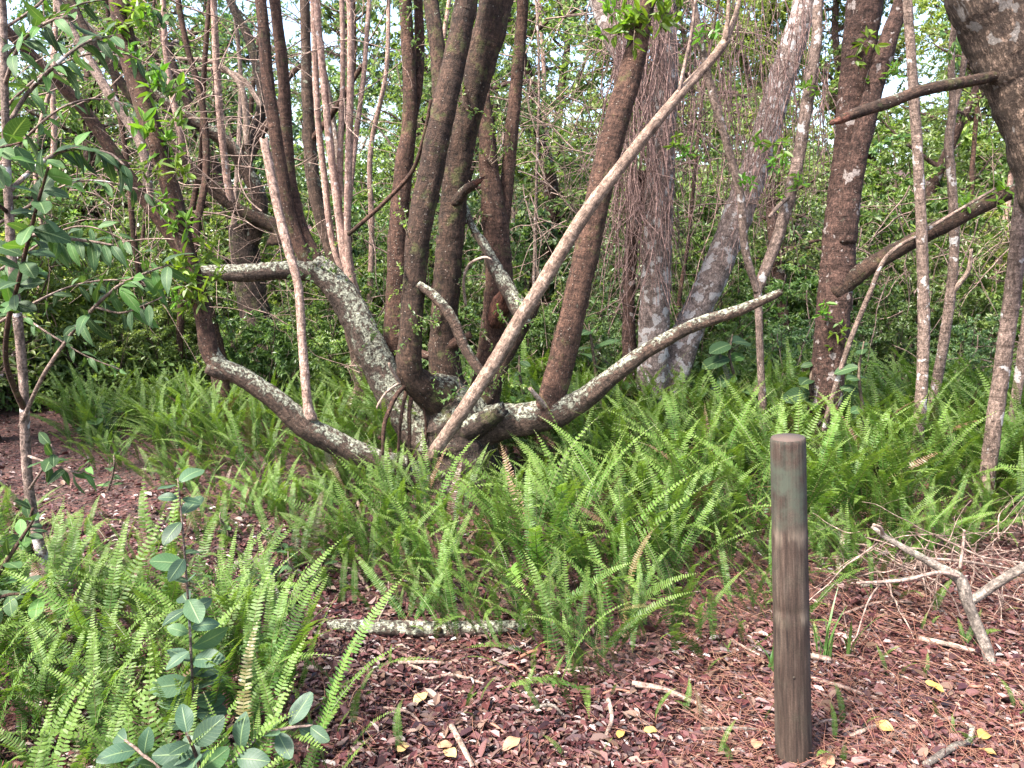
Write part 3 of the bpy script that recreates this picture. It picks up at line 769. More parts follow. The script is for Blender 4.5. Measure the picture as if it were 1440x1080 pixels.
for q in [(1078, 208, 5.0), (1100, 205, 5.0), (962, 212, 4.9), (975, 222, 4.9), (1090, 240, 5.0), (985, 60, 4.9), (1140, 130, 5.1), (1112, 268, 5.05), (1055, 265, 4.95)]:
    shoot(NT, *q, big=True, s=random.uniform(.6, 1.0))
for q in [(1215, 60, 4.9), (1240, 110, 4.9), (1290, 330, 4.8), (1360, 295, 4.75), (1410, 268, 4.7), (1180, 470, 4.9), (1165, 450, 4.9)]:
    shoot(OT, *q, big=True, s=random.uniform(.6, 1.0))
# ---- the thicket of stems behind on the left
tree('coppiced_tree', 'cluster of thin pinkish straight shoots behind the lichened limb', (545, 600), [
    ('stem', [(548, 620, 17, 5.5), (540, 560, 15, 5.5), (526, 488, 14, 5.5), (500, 412, 13, 5.5), (481, 330, 12, 5.5), (466, 220, 11, 5.5), (456, 120, 10, 5.5), (446, -5, 9, 5.5)], M_PINK, 1.2),
    ('stem', [(520, 470, 11, 5.5), (497, 400, 11, 5.48), (489, 330, 10, 5.45), (491, 200, 10, 5.45), (493, 100, 10, 5.45), (491, -5, 9, 5.45)], M_PINK, 1.2),
    ('stem', [(492, 400, 8, 5.52), (478, 330, 8, 5.55), (479, 200, 8, 5.55), (482, 100, 7, 5.55), (480, -5, 7, 5.55)], M_PINK, 1.0),
    ('stem', [(505, 430, 10, 5.6), (470, 350, 9, 5.6), (455, 240, 9, 5.6), (446, 150, 9, 5.6), (440, -5, 8, 5.6)], M_PINK, 1.0),
    ('stem', [(485, 340, 8, 5.5), (500, 200, 7, 5.6), (512, 100, 7, 5.65), (520, -5, 6, 5.7)], M_PINK, 1.0)], nc=1)
tree('spotted_stem_tree', 'dark lichen-spotted upright stem between the pinkish shoots and the lichened limb', (515, 575), [
    ('trunk', [(520, 600, 26, 6.2), (500, 480, 24, 6.2), (475, 380, 22, 6.2), (455, 318, 20, 6.2), (440, 250, 19, 6.2), (433, 150, 17, 6.2), (430, 60, 14, 6.2), (428, -5, 13, 6.2)], M_LICH2, 1.5),
    ('branch', [(436, 200, 9, 6.2), (460, 170, 9, 6.1), (480, 140, 8, 6.0), (510, 90, 6, 5.95)], M_RED, 0)], nc=1)
tree('thicket_tree', 'blackish old trunk with arching limbs and straight shoots in the left thicket', (372, 560), [
    ('trunk', [(385, 580, 50, 7.0), (372, 500, 46, 7.0), (355, 420, 42, 7.0), (345, 360, 40, 7.0), (338, 315, 34, 7.0)], M_BOLE, 0),
    ('limb', [(392, 345, 30, 6.9), (388, 320, 22, 6.9), (335, 295, 18, 6.85), (285, 252, 17, 6.8), (253, 218, 15, 6.75), (225, 190, 14, 6.7), (180, 130, 13, 6.6), (130, 60, 12, 6.5), (100, 0, 11, 6.5)], M_DARK, 1.0),
    ('limb', [(350, 340, 28, 7.0), (366, 290, 22, 7.0), (344, 235, 20, 7.0), (318, 200, 18, 6.95), (278, 175, 17, 6.9), (232, 144, 14, 6.8), (170, 90, 11, 6.7)], M_LICH2, 0.8),
    ('shoot', [(325, 285, 12, 6.83), (318, 240, 10, 6.8), (311, 180, 10, 6.75), (305, 100, 10, 6.7), (300, -5, 9, 6.65)], M_PINK, 1.2),
    ('shoot', [(258, 222, 10, 6.75), (252, 180, 10, 6.7), (240, 120, 9, 6.7), (232, 60, 8, 6.7), (228, -5, 7, 6.7)], M_PINK, 1.0),
    ('limb', [(345, 235, 16, 7.0), (362, 180, 15, 7.1), (368, 130, 14, 7.15), (352, 60, 13, 7.2), (330, 15, 12, 7.2), (315, -20, 11, 7.25)], M_BOLE, 1.0),
    ('branch', [(352, 220, 12, 7.05), (372, 180, 11, 7.1), (392, 150, 10, 7.2), (405, 110, 8, 7.3), (440, 80, 6, 7.4)], M_RED, 0),
    ('branch', [(348, 205, 9, 7.0), (345, 150, 9, 7.0), (335, 115, 8, 7.0), (300, 88, 7, 7.0), (248, 82, 5, 7.0)], M_DEAD, 0),
    ('branch', [(368, 150, 8, 7.1), (340, 110, 7, 7.1), (300, 98, 6, 7.1), (250, 100, 4, 7.1)], M_DEAD, 0)], nc=1)
tree('leaning_stem_tree', 'brown stem leaning over beside the low curved limb', (310, 560), [
    ('trunk', [(320, 580, 28, 6.0), (300, 480, 25, 6.0), (275, 400, 23, 5.95), (246, 338, 21, 5.9), (182, 250, 19, 5.8), (128, 168, 17, 5.7), (84, 117, 16, 5.6), (34, 67, 15, 5.5), (-10, 20, 14, 5.4)], M_RED, 1.4),
    ('stem', [(210, 285, 13, 5.85), (200, 207, 13, 5.9), (160, 143, 13, 5.95), (127, 87, 12, 6.0), (95, 30, 11, 6.0), (80, -5, 10, 6.0)], M_SLIM, 1.0),
    ('stem', [(268, 385, 12, 5.95), (280, 300, 10, 6.1), (290, 240, 10, 6.2), (285, 150, 9, 6.3), (262, 60, 8, 6.3), (250, -5, 8, 6.3)], M_RED, 1.0)], nc=1)
THG = 'thin upright stems deep in the thicket'
for k in range(22):
    px = random.choice([random.uniform(-250, 560), random.uniform(-250, 560), random.uniform(560, 1250), random.uniform(1200, 1750)])
    Y = random.uniform(6.8, 10.5)
    lean = random.uniform(-90, 70); w = random.uniform(4, 10)
    gz = float(G(P(px, 500, Y)[0], Y)); pyb = 540 + FPX * math.tan(math.atan2(CAM_H - gz, Y) - PITCH)
    spec = [(px, pyb + 15, w * 1.2, Y)]
    for j in range(1, 6):
        spec.append((px + lean * (j / 5) ** 1.3 + random.gauss(0, 6), pyb + 15 - (pyb + 25) * j / 5, w * (1.15 - .09 * j), Y + random.gauss(0, .05)))
    tree('thicket_sapling', 'thin bare upright sapling deep in the thicket, behind the ' + min(BACK, key=lambda m: abs(m[0][0] - px))[1], (px, pyb), [('trunk', spec, random.choice([M_PINK, M_SLIM, M_RED, M_RED, M_TWIG]), 1.0)], THG, 'sapling', 1, .5, .4)


# ------------------------------------------------------------------ hanging dry vines and twig tangles
def tangle(name, label, origin, region, n, Y0, Y1, hang, wmin=1.5, wmax=3.5, seed=1, mode='hang', mat=None):
    rg = np.random.default_rng(seed); tb = Tubes()
    for k in range(n):
        x0, x1, y0, y1 = region
        px, py = rg.uniform(x0, x1), rg.uniform(y0, y1)
        Y = rg.uniform(Y0, Y1); p = P(px, py, Y); pts = [p]
        if mode == 'hang':
            d = unit(np.array([rg.normal(0, .12), rg.normal(0, .08), -1])); L = rg.uniform(*hang); m = 9
            wob, grav = .13, .08
        else:
            d = unit(np.array([rg.normal(0, 1), rg.normal(0, .5), rg.normal(-.2, .6)])); L = rg.uniform(*hang); m = 8
            wob, grav = .17, .06
        for j in range(m):
            d = unit(d + rg.normal(0, wob, 3) + np.array([0, 0, -grav])); pts.append(pts[-1] + d * L / m)
        w = rg.uniform(wmin, wmax); r = .5 * w / FPX * Y
        pts, rad = smooth_path(pts, np.linspace(r, r * .35, len(pts)), L / 16)
        tb.add(pts, rad, 4, cap=False)
        if mode != 'hang' or rg.uniform() < .35:
            for _ in range(3):
                i = rg.integers(3, len(pts) - 2); dd = unit(pts[i + 1] - pts[i] + rg.normal(0, .6, 3)); q = [pts[i]]
                for j in range(5): dd = unit(dd + rg.normal(0, .25, 3) + [0, 0, -.05]); q.append(q[-1] + dd * L * .08)
                tb.add(np.array(q), np.linspace(rad[i] * .7, rad[i] * .25, 6), 3, cap=False)
    o = add_obj(name, tb.mesh(name, [mat or M_VINE], origin), None, origin)
    tag(o, label, 'vines' if mode == 'hang' else 'twigs', kind='stuff')
    return o


tangle('hanging_vines', 'thick curtain of dry reddish vine stems hanging down the pale upright trunk', P(915, 600, 5.7), (864, 948, -60, 290), 330, 5.45, 6.05, (.4, 1.15), 1.0, 2.6, seed=3)
tangle('hanging_vines', 'loose dry vine strands dangling between the pale leaning trunk and slender tree', P(1060, 600, 5.9), (970, 1170, -60, 240), 240, 5.3, 6.4, (.3, 1.1), .9, 2.0, seed=4)
tangle('dry_twigs', 'fine web of bare dry twigs between the big stems and the pale trunk', P(800, 600, 6.2), (720, 1000, -40, 330), 170, 5.6, 7.2, (.4, 1.2), .9, 2.4, seed=5, mode='web', mat=M_TWIG)
tangle('dry_twigs', 'web of thin bare twigs through the left thicket shoots', P(250, 600, 6.2), (60, 520, -40, 360), 170, 5.2, 7.6, (.4, 1.4), 1.0, 2.6, seed=6, mode='web', mat=M_TWIG)
tangle('dry_twigs', 'bare brushwood strewn over the bank behind the slim saplings', P(1330, 600, 7.2), (1090, 1560, 260, 580), 150, 6.2, 8.2, (.4, 1.3), 1.0, 2.6, seed=7, mode='web', mat=M_TWIG)
tangle('dry_twigs', 'thin dead stems standing in the undergrowth behind the many-stemmed tree', P(480, 600, 6.4), (330, 900, 340, 560), 90, 5.9, 7.2, (.3, .9), .9, 2.0, seed=8, mode='web', mat=M_TWIG)


tangle('dry_twigs', 'fine dead twigs heaped at the fern edge behind the forked dead branch', P(1330, 800, 3.0), (1180, 1470, 745, 830), 70, 2.75, 3.25, (.15, .5), 1.6, 4.0, seed=9, mode='web', mat=M_TWIG)


# ------------------------------------------------------------------ shrubs and background trees
def shrub_proto(seed, h=1.8, r=.85, stems=12, ntw=14, nleaf=48, L=.058, W=.030, droop=.3):
    rg = np.random.default_rng(seed); tb = Tubes(); tw = []
    for _ in range(stems):
        a = rg.uniform(0, 6.28); d = unit([math.cos(a) * r / h * rg.uniform(.2, 1.1), math.sin(a) * r / h * rg.uniform(.2, 1.1), 1])
        p = np.array([math.cos(a) * .12, math.sin(a) * .12, -.05]); pts = [p]; L_ = h * rg.uniform(.6, 1.05)
        for j in range(7):
            d = unit(d + rg.normal(0, .12, 3)); pts.append(pts[-1] + d * L_ / 7)
        pts = np.array(pts); tb.add(pts, np.linspace(.014, .004, 8), 5, cap=False)
        for _ in range(ntw):
            t = rg.uniform(.6, 6.9); i = int(t); q = pts[i] * (1 - t + i) + pts[i + 1] * (t - i)
            b = rg.uniform(0, 6.28); dd = unit([math.cos(b), math.sin(b), rg.uniform(-.1, .8)])
            tw.append((q, dd, rg.uniform(.22, .5)))
    t2, v, q = foliage(tw, nleaf, L, W, rg, droop, rad=.003)
    return tb.mesh('stem', [M_SHRUBTWIG]), merged('foliage', t2, v, q, M_LEAF_A, M_SHRUBTWIG)


SHRUBS = [shrub_proto(100 + i, h=random.uniform(1.5, 2.0), L=[.05, .062, .075, .045, .058][i], W=[.028, .034, .034, .026, .036][i]) for i in range(5)]


def recolor(o, mat):
    o.material_slots[0].link = 'OBJECT'; o.material_slots[0].material = mat


def shrub(x, y, s, mat, label, group, proto=None, name='shrub', sz=1.0):
    i = random.randrange(len(SHRUBS)) if proto is None else proto
    T = empty(name, (x, y, float(G(x, y)))); tag(T, label, 'shrub', group)
    T.rotation_euler = (random.gauss(0, .06), random.gauss(0, .06), random.uniform(0, 6.28)); T.scale = (s, s, s * sz)
    add_obj('stem', SHRUBS[i][0], T)
    f = add_obj('foliage', SHRUBS[i][1], T); recolor(f, mat)
    return T


# low front row, then rows climbing the bank
def xs_row(y, step, extra=1.35):
    half = y * .667 * extra; n = int(2 * half / step); return [-half + (k + random.uniform(.15, .85)) * 2 * half / n for k in range(n)]


for x in xs_row(6.75, .7):
    y = 6.75 + random.uniform(-.35, .45)
    shrub(x, y, random.uniform(.45, .72), random.choice([M_LEAF_A, M_LEAF_D, M_LEAF_D]), 'low small-leaved shrub bordering the ferns, behind the ' + behind_name(x, y), 'low shrubs behind the ferns, by the ' + behind_name(x, y))
for x in xs_row(7.6, .8):
    y = 7.6 + random.uniform(-.4, .4)
    shrub(x, y, random.uniform(.65, .95), random.choice([M_LEAF_A, M_LEAF_D, M_LEAF_D]), 'knee-high leafy shrub in the second row, behind the ' + behind_name(x, y), 'second row of shrubs behind the ferns, by the ' + behind_name(x, y))
for x in xs_row(8.3, .95):
    y = 8.3 + random.uniform(-.5, .5)
    shrub(x, y, random.uniform(.8, 1.15), random.choice([M_LEAF_A, M_LEAF_D, M_LEAF_D, M_LEAF_C]), 'waist-high bushy shrub on the lower bank, behind the ' + behind_name(x, y), 'shrubs on the lower bank, by the ' + behind_name(x, y))
for x in xs_row(9.8, 1.0):
    y = 9.8 + random.uniform(-.6, .6)
    right = x > 3.2
    shrub(x, y, random.uniform(1.2, 1.6), random.choice([M_LEAF_C, M_LEAF_D, M_LEAF_D] if right else [M_LEAF_A, M_LEAF_D, M_LEAF_B]),
          ('tall bright yellow-green shrub on the bank, behind the ' if right else 'tall mid-green shrub on the bank, behind the ') + behind_name(x, y), 'upper bank shrubs behind the ' + behind_name(x, y))
for x in xs_row(12.4, 1.25):
    y = 12.4 + random.uniform(-.8, .8)
    right = x > 3.8
    shrub(x, y, random.uniform(1.6, 2.2), random.choice([M_LEAF_C, M_LEAF_C, M_LEAF_D] if right else [M_LEAF_A, M_LEAF_D, M_LEAF_D]),
          ('large pale yellow-green bush far back, behind the ' if right else 'large leafy bush far back, behind the ') + behind_name(x, y), 'far bushes behind the ' + behind_name(x, y))


def tree_proto(seed, h=7.0, r=2.2, t0=2.2, nb=28, L=.09, nl=24):
    rg = np.random.default_rng(seed); tb = Tubes(); tw = []
    pts = [np.array([0, 0, -.2])]; d = np.array([0, 0, 1.0])
    for j in range(9): d = unit(d + rg.normal(0, .08, 3) + [0, 0, .1]); pts.append(pts[-1] + d * h * .85 / 9)
    pts = np.array(pts); tb.add(pts, np.linspace(.13, .03, 10), 9, step=.15, lump=.06, seed=seed)
    for k in range(nb):
        t = rg.uniform(t0, 8.9); i = int(t); q = pts[i] * (1 - t + i) + pts[i + 1] * (t - i)
        b = rg.uniform(0, 6.28); dd = unit([math.cos(b), math.sin(b), rg.uniform(.1, .9)]); Lb = r * rg.uniform(.5, 1.1) * (1.15 - .07 * t)
        bp = [q]
        for j in range(6): dd = unit(dd + rg.normal(0, .16, 3) + [0, 0, -.02]); bp.append(bp[-1] + dd * Lb / 6)
        bp = np.array(bp); tb.add(bp, np.linspace(.035, .006, 7), 5, cap=False)
        for _ in range(19):
            u = rg.uniform(1.2, 5.98); i = int(u); s = bp[i] * (1 - u + i) + bp[i + 1] * (u - i)
            c = rg.uniform(0, 6.28); tw.append((s, unit([math.cos(c), math.sin(c), rg.uniform(-.4, .7)]), rg.uniform(.3, .65)))
    t2, v, q = foliage(tw, nl, L, L * .5, rg, .35, rad=.004)
    return tb.mesh('trunk', [M_TRUNK]), merged('crown', t2, v, q, M_LEAF_D, M_SHRUBTWIG)


TREES = [tree_proto(200 + i) for i in range(4)]
UNDER = [tree_proto(220 + i, h=4.4, r=1.5, t0=1.2, nb=15, L=.068, nl=12) for i in range(3)]
UROW = [(x, 7.9, .75, 1.0) for x in xs_row(7.9, 3.0, 1.3)] + [(x, 9.8, .9, 1.15) for x in xs_row(9.8, 2.1, 1.3)] + [(-3.75, 5.3, .7, .8), (-4.4, 6.0, .8, .9)]
for x, yy, lo, hi in UROW:
    if True:
        y = yy + (random.uniform(-.5, .5) if yy > 7 else 0); right = x > 3.0
        T = empty('understory_tree', (x, y, float(G(x, y)))); s = random.uniform(lo, hi); T.scale = (s, s, s); T.rotation_euler = (0, 0, random.uniform(0, 6.28))
        tag(T, ('small yellow-green leafy tree behind the ' if right else 'small thin-crowned leafy tree behind the ') + behind_name(x, y), 'tree', 'small trees behind the ' + behind_name(x, y))
        i = random.randrange(3); add_obj('trunk', UNDER[i][0], T)
        recolor(add_obj('crown', UNDER[i][1], T), random.choice([M_LEAF_C, M_LEAF_C, M_LEAF_D] if right else [M_LEAF_D, M_LEAF_D, M_LEAF_A]))
for x, y, sc_ in [(-4.5, 6.4, 1.15), (-3.8, 7.0, 1.0), (-5.2, 6.6, 1.4)]:
    shrub(x, y, sc_, M_LEAF_D, 'tall fresh-green shrub beyond the bend of the path', 'tall shrubs beyond the path')
for row, (yy, step, lo, hi) in enumerate([(12.0, 2.6, .6, .8), (15.0, 2.1, .75, 1.0), (19.5, 2.0, .95, 1.3)]):
    for x in xs_row(yy, step, 1.3):
        y = yy + random.uniform(-.9, .9)
        right = x > .3 * yy
        if row == 0 and random.random() < .3: continue
        T = empty('background_tree', (x, y, float(G(x, y))))
        tag(T, ['nearer', 'farther', 'farthest'][row] + (' tall yellow-green tree beyond the ' if right else ' tall green tree beyond the ') + behind_name(x, y), 'tree', 'tall trees beyond the ' + behind_name(x, y))
        s = random.uniform(lo, hi); T.scale = (s, s, s); T.rotation_euler = (0, 0, random.uniform(0, 6.28))
        i = random.randrange(4)
        add_obj('trunk', TREES[i][0], T)
        recolor(add_obj('crown', TREES[i][1], T), random.choice([M_LEAF_C, M_LEAF_D, M_LEAF_C] if right else [M_LEAF_D, M_LEAF_A, M_LEAF_B, M_LEAF_D]))


# ------------------------------------------------------------------ ferns
def frond_mesh(seed, n=38):
    rg = np.random.default_rng(seed)
    bend = rg.uniform(.25, 1.15); side = rg.normal(0, .12)
    ph = math.pi / 2 - .05; seg = 40; pts = [np.zeros(3)]; yaw = 0
    for j in range(seg):
        t = j / seg
        ph -= bend / seg * (.4 + 1.6 * t ** 1.3); yaw += side / seg * 2
        pts.append(pts[-1] + np.array([math.cos(ph) * math.cos(yaw), math.cos(ph) * math.sin(yaw) + side * .01, math.sin(ph)]) / seg)
    pts = np.array(pts); T = unit(np.gradient(pts, axis=0))
    S = unit(np.cross(T, [0, 0, 1]) + np.array([0, -1e-3, 0])); S[0] = S[1]; S = unit(S * .0 + np.array([[0, -1, 0]]) - T * (T @ np.array([0, -1, 0]))[:, None]); U = np.cross(S, T)
    V, F, tt, mi = [], [], [], []

    def at(u):
        u = u * seg; i = min(int(u), seg - 1); f = u - i
        return pts[i] * (1 - f) + pts[i + 1] * f, T[i], S[i], U[i]
    for k in range(n):
        u = .10 + .89 * (k / (n - 1)) ** .97
        wd = .046 * min(1.0, .45 + 2.6 * (u - .08)) * (1.0 if u < .45 else max(.05, 1 - ((u - .45) / .56) ** 2.0)) * rg.uniform(.9, 1.08)
        hw = .5 * .0150 * min(1, wd / .028 + .15)
        p, t, s, up = at(u)
        for sg in (-1, 1):
            if rg.uniform() < .012: continue
            dirv = unit(s * sg + t * rg.uniform(.12, .34) + up * rg.uniform(.05, .30))
            e = unit(t - dirv * np.dot(t, dirv)); e = unit(e + up * rg.normal(0, .22))
            nn = np.cross(dirv, e)
            dr = up * -wd * rg.uniform(.02, .22)
            b = len(V)
            V += [p - e * hw * .7, p + e * hw * .9, p + dirv * wd * .55 + e * hw * .95 + dr * .2, p + dirv * wd + e * hw * .25 + dr, p + dirv * wd * .92 - e * hw * .45 + dr, p + dirv * wd * .55 - e * hw * .75 + dr * .2]
            F += [[b, b + 1, b + 2, b + 5], [b + 5, b + 2, b + 3, b + 4]]; mi += [0, 0]; tt += [u] * 6
    nb = len(V); r0 = .0032
    for j in range(0, seg + 1, 2):
        r = r0 * (1 - .8 * j / seg)
        V += [pts[j] + S[j] * r, pts[j] + U[j] * r * .9, pts[j] - S[j] * r, pts[j] - U[j] * r * .9]; tt += [j / seg] * 4
    m = seg // 2 + 1
    for j in range(m - 1):
        for q in range(4):
            a = nb + j * 4; F.append([a + q, a + (q + 1) % 4, a + 4 + (q + 1) % 4, a + 4 + q]); mi.append(1)
    return make_mesh('frond', np.array(V), np.array(F), None, [M_FROND, M_RACHIS], False, {'tt': np.array(tt)}, mi)


FRONDS = [frond_mesh(300 + i, 48 if i < 18 else 38) for i in range(24)]


def fern(x, y, nf, Lm, label, group, lean=(-.16, -.10), tilt=.34, name='sword_fern', spread=.085):
    T = empty(name, (x, y, float(G(x, y)) - .01)); tag(T, label, 'fern', group)
    a0 = random.uniform(0, 6.28)
    for k in range(nf):
        o = add_obj('frond', random.choice(FRONDS), T)
        a = a0 + k * 2.4 + random.gauss(0, .3)
        ti = abs(random.gauss(tilt, .2))
        d = Vector((math.cos(a) * math.sin(ti) + lean[0] + random.gauss(0, .07), math.sin(a) * math.sin(ti) + lean[1] + random.gauss(0, .07), math.cos(ti))).normalized()
        f = Vector((d.x, d.y, 0.0))
        if f.length < .02: f = Vector((math.cos(a), math.sin(a), 0))
        f.normalize()
        yv = Vector((0, 0, 1)).cross(f).normalized()
        xv = yv.cross(d).normalized()
        s = Lm * random.uniform(.62, 1.15)
        m = Matrix((xv, yv, d)).transposed() @ Matrix.Rotation(random.gauss(0, .55), 3, 'Z')
        wide = 1.9 if Lm < .2 else 1.45 if Lm < .37 else 1.0
        m = (m * s @ Matrix.Diagonal((1, wide, 1))).to_4x4(); m.translation = Vector((random.gauss(0, spread), random.gauss(0, spread), 0))
        o.matrix_basis = m
        if random.random() < .035:
            recolor(o, M_DRYFROND); o['label'] = 'withered brown frond'
    return T


def scatter(poly, spacing, tries):
    lo, hi = poly.min(0), poly.max(0); out = []
    c = RNG.uniform(lo, hi, (tries, 2)); ok = inside(poly, c[:, 0], c[:, 1])
    for p in c[ok]:
        if abs(p[0]) > p[1] * .667 * 1.12 + .35: continue
        if all((p[0] - q[0]) ** 2 + (p[1] - q[1]) ** 2 > spacing ** 2 for q in out): out.append(p)
    return out


FG = 'sword ferns of the fern bed'
tree_xy = base[:2]
nfern = 0
for p in scatter(BED_MAIN, .265, 9000):
    x, y = p
    if math.hypot(x - tree_xy[0], y - tree_xy[1]) < .33: continue
    left = x < -.75
    Lm = (.50 if left else .66) * random.uniform(.85, 1.12)
    edge = min(math.hypot(x - q[0], y - q[1]) for q in BED_MAIN[:len(near_edge)])
    if edge < .35: Lm *= .62
    dt = math.hypot(x - tree_xy[0], (y - tree_xy[1]) * .8)
    if dt < .95 and y < tree_xy[1] + .1: Lm *= .5 + .35 * dt / .95
    mk = near_name(x, y); size = 'tall' if Lm > .64 else 'knee-high' if Lm > .46 else 'short'
    lab = '%s %s sword fern growing closest to the %s' % (size, 'light green upright' if left else 'arching green', mk)
    fern(x, y, random.randint(25, 31), Lm, lab, 'ferns by the ' + mk)
    nfern += 1
for p in scatter(BED_LEFT, .235, 5000):
    fern(p[0], p[1], random.randint(24, 30), random.uniform(.42, .58) * (1 if p[1] < 2.75 else .62), 'dense deep green sword fern low beside the path, closest to the ' + near_name(*p), 'path-side ferns by the ' + near_name(*p), lean=(-.02, -.03), tilt=.36)
    nfern += 1
for p in scatter(BED_MID, .155, 4000):
    fern(p[0], p[1], random.randint(3, 6), random.uniform(.16, .32), 'short pale fern sprouting from the red path litter, closest to the ' + near_name(*p), 'short path ferns by the ' + near_name(*p), lean=(-.05, -.03), tilt=.4)
    nfern += 1
LOGBED = poly_world([(470, 790), (560, 795), (690, 845), (800, 900), (880, 985), (790, 975), (760, 920), (730, 880), (560, 872), (480, 850)])
for p in scatter(LOGBED, .13, 2500):
    fern(p[0], p[1], random.randint(2, 5), random.uniform(.2, .36), 'short upright fern beside the lichened log', 'short ferns around the log', lean=(-.05, -.03), tilt=.3)
    nfern += 1
print('ferns', nfern)
for px, py, L in [(238, 855, .13)]: pass
YG = 'tiny upright fern sprouts in the litter'
young = [(505, 985), (540, 1060), (555, 1045), (735, 1010), (760, 985), (800, 1060), (560, 940), (985, 1010), (1058, 985), (1110, 1000), (1185, 1020), (1240, 940), (1300, 950), (1335, 1040), (1350, 905),
         (1420, 1010), (1265, 880), (1235, 840), (1160, 905), (1030, 930), (650, 1000), (690, 985), (1000, 1075), (1180, 1060), (1060, 1010), (1400, 870), (1330, 1020), (930, 1000), (860, 1060), (870, 985), (480, 1030), (960, 955), (1320, 860), (1415, 830), (610, 890), (655, 900), (540, 880)]
for q in young:
    g = ground_at(q[0] + random.gauss(0, 5), q[1])
    fern(g[0], g[1], random.randint(1, 3), random.uniform(.10, .19), 'tiny upright fern sprout standing alone in the red leaf litter', YG, lean=(0, 0), tilt=.2, name='fern_sprout', spread=.03)


# ------------------------------------------------------------------ leaf litter
def litter():
    rg = np.random.default_rng(21)
    n = 82000
    px = rg.uniform(-150, 1590, n); py = 572 + 590 * rg.uniform(0, 1, n) ** .85
    dx, dy = (px - 720) / FPX, -(py - 540) / FPX
    dY, dZ = CP + dy * SP, -SP + dy * CP
    t = -CAM_H / dZ; x = dx * t; y = dY * t
    keep = (y < 8)
    x, y = x[keep] + rg.normal(0, .02, keep.sum()), y[keep] + rg.normal(0, .02, keep.sum())
    # thinner where the ferns stand thick
    bed = inside(BED_MAIN, x, y) | inside(BED_LEFT, x, y)
    k2 = (~bed) | (rg.uniform(0, 1, len(x)) < .35)
    x, y = x[k2], y[k2]; n = len(x)
    z = G(x, y) + rg.uniform(.002, .022, n)
    a = rg.uniform(0, 6.28, n); ti = rg.normal(0, .28, n)
    d = np.stack([np.cos(a), np.sin(a), ti], -1)
    nr = np.stack([rg.normal(0, .35, n), rg.normal(0, .35, n), np.ones(n)], -1)
    L = rg.uniform(.011, .034, n) * np.where(rg.uniform(0, 1, n) < .10, 1.9, 1); W = L * rg.uniform(.35, .7, n)
    v, q = leaf_arrays(np.stack([x, y, z], -1), d, nr, L, W, curl=.1, fold=.25)
    tag(add_obj('leaf_litter', make_mesh('leaf_litter', v, q, None, [M_LITTER], False)), 'red-brown dead leaves carpeting the ground', 'leaf litter', kind='stuff')


litter()


def undergrowth():
    rg = np.random.default_rng(23); n = 90000
    y = 6.2 + 14 * rg.uniform(0, 1, n) ** 1.6; x = rg.uniform(-1, 1, n) * (y * .95 + .5)
    hh = np.abs(rg.normal(0, .16, n)) * (1 + .6 * np.sin(x * 2.1 + y) * np.sin(y * 1.7)) + .01
    z = G(x, y) + hh
    d = unit(rg.normal(0, 1, (n, 3)) + [0, 0, .2]); nr = np.stack([rg.normal(0, .5, n), rg.normal(-.2, .5, n), np.ones(n)], -1)
    L = rg.uniform(.035, .085, n)
    v, q = leaf_arrays(np.stack([x, y, z], -1), d, nr, L, L * .5)
    tag(add_obj('undergrowth', make_mesh('undergrowth', v, q, None, [M_LEAF_D], False)), 'low leafy ground cover beneath the shrubs on the bank', 'undergrowth', kind='stuff')


undergrowth()


def needles():
    rg = np.random.default_rng(22); tb = Tubes()
    for _ in range(2600):
        if rg.uniform() < .8: px, py = rg.uniform(960, 1480), rg.uniform(790, 1100)
        else: px, py = rg.uniform(420, 1480), rg.uniform(860, 1100)
        g = ground_at(px, py); a = rg.uniform(0, 6.28); L = rg.uniform(.05, .17)
        d = np.array([math.cos(a), math.sin(a), rg.normal(0, .18)]); p = g + [0, 0, rg.uniform(.008, .035)]
        m = p + d * L * .5 + rg.normal(0, .006, 3); e = p + d * L
        e[2] = max(e[2], float(G(e[0], e[1])) + .004); m[2] = max(m[2], float(G(m[0], m[1])) + .006)
        tb.add(np.array([p, m, e]), [.0011, .0011, .0006], 3, cap=False)
    tag(add_obj('dry_needles', tb.mesh('dry_needles', [M_NEEDLE])), 'thin reddish dry needles scattered over the litter around the post', 'needles', kind='stuff')


needles()


def ground_stick(name, pp, w, mat, label, group=None, lift=.5, cat='stick', lump=.1):
    pts, rad = [], []
    for i, (px, py) in enumerate(pp):
        g = ground_at(px, py); r = .5 * px2m(w, px, py, g[1]); r = max(r * (1 - .25 * i / len(pp)), .0015)
        pts.append(g + [0, 0, r * (1 + lift) + .006 + .008 * math.sin(i * 1.7)]); rad.append(r)
    o = np.array(pts[0]); o[2] -= rad[0]
    TREE_COUNT[0] += 1
    t = Tubes().add(pts, rad, 8, .015, lump, .05, seed=TREE_COUNT[0] * .77, jag=rad[0] * .6)
    ob = add_obj(name, t.mesh(name, [mat], o), None, o)
    c_ = pts[len(pts) // 2]; mk = near_name(c_[0], c_[1])
    tone = {'bare_dead_wood': 'pale', 'dry_twig': 'brown', 'grey_dry_branch': 'grey', 'dry_needle': 'reddish'}.get(mat.name, 'thin')
    size = 'stout' if w >= 7 else 'slim' if w >= 4.5 else 'very thin'
    return tag(ob, '%s %s dry stick on the red litter near the %s' % (size, tone, mk), cat, 'fallen sticks by the ' + mk)


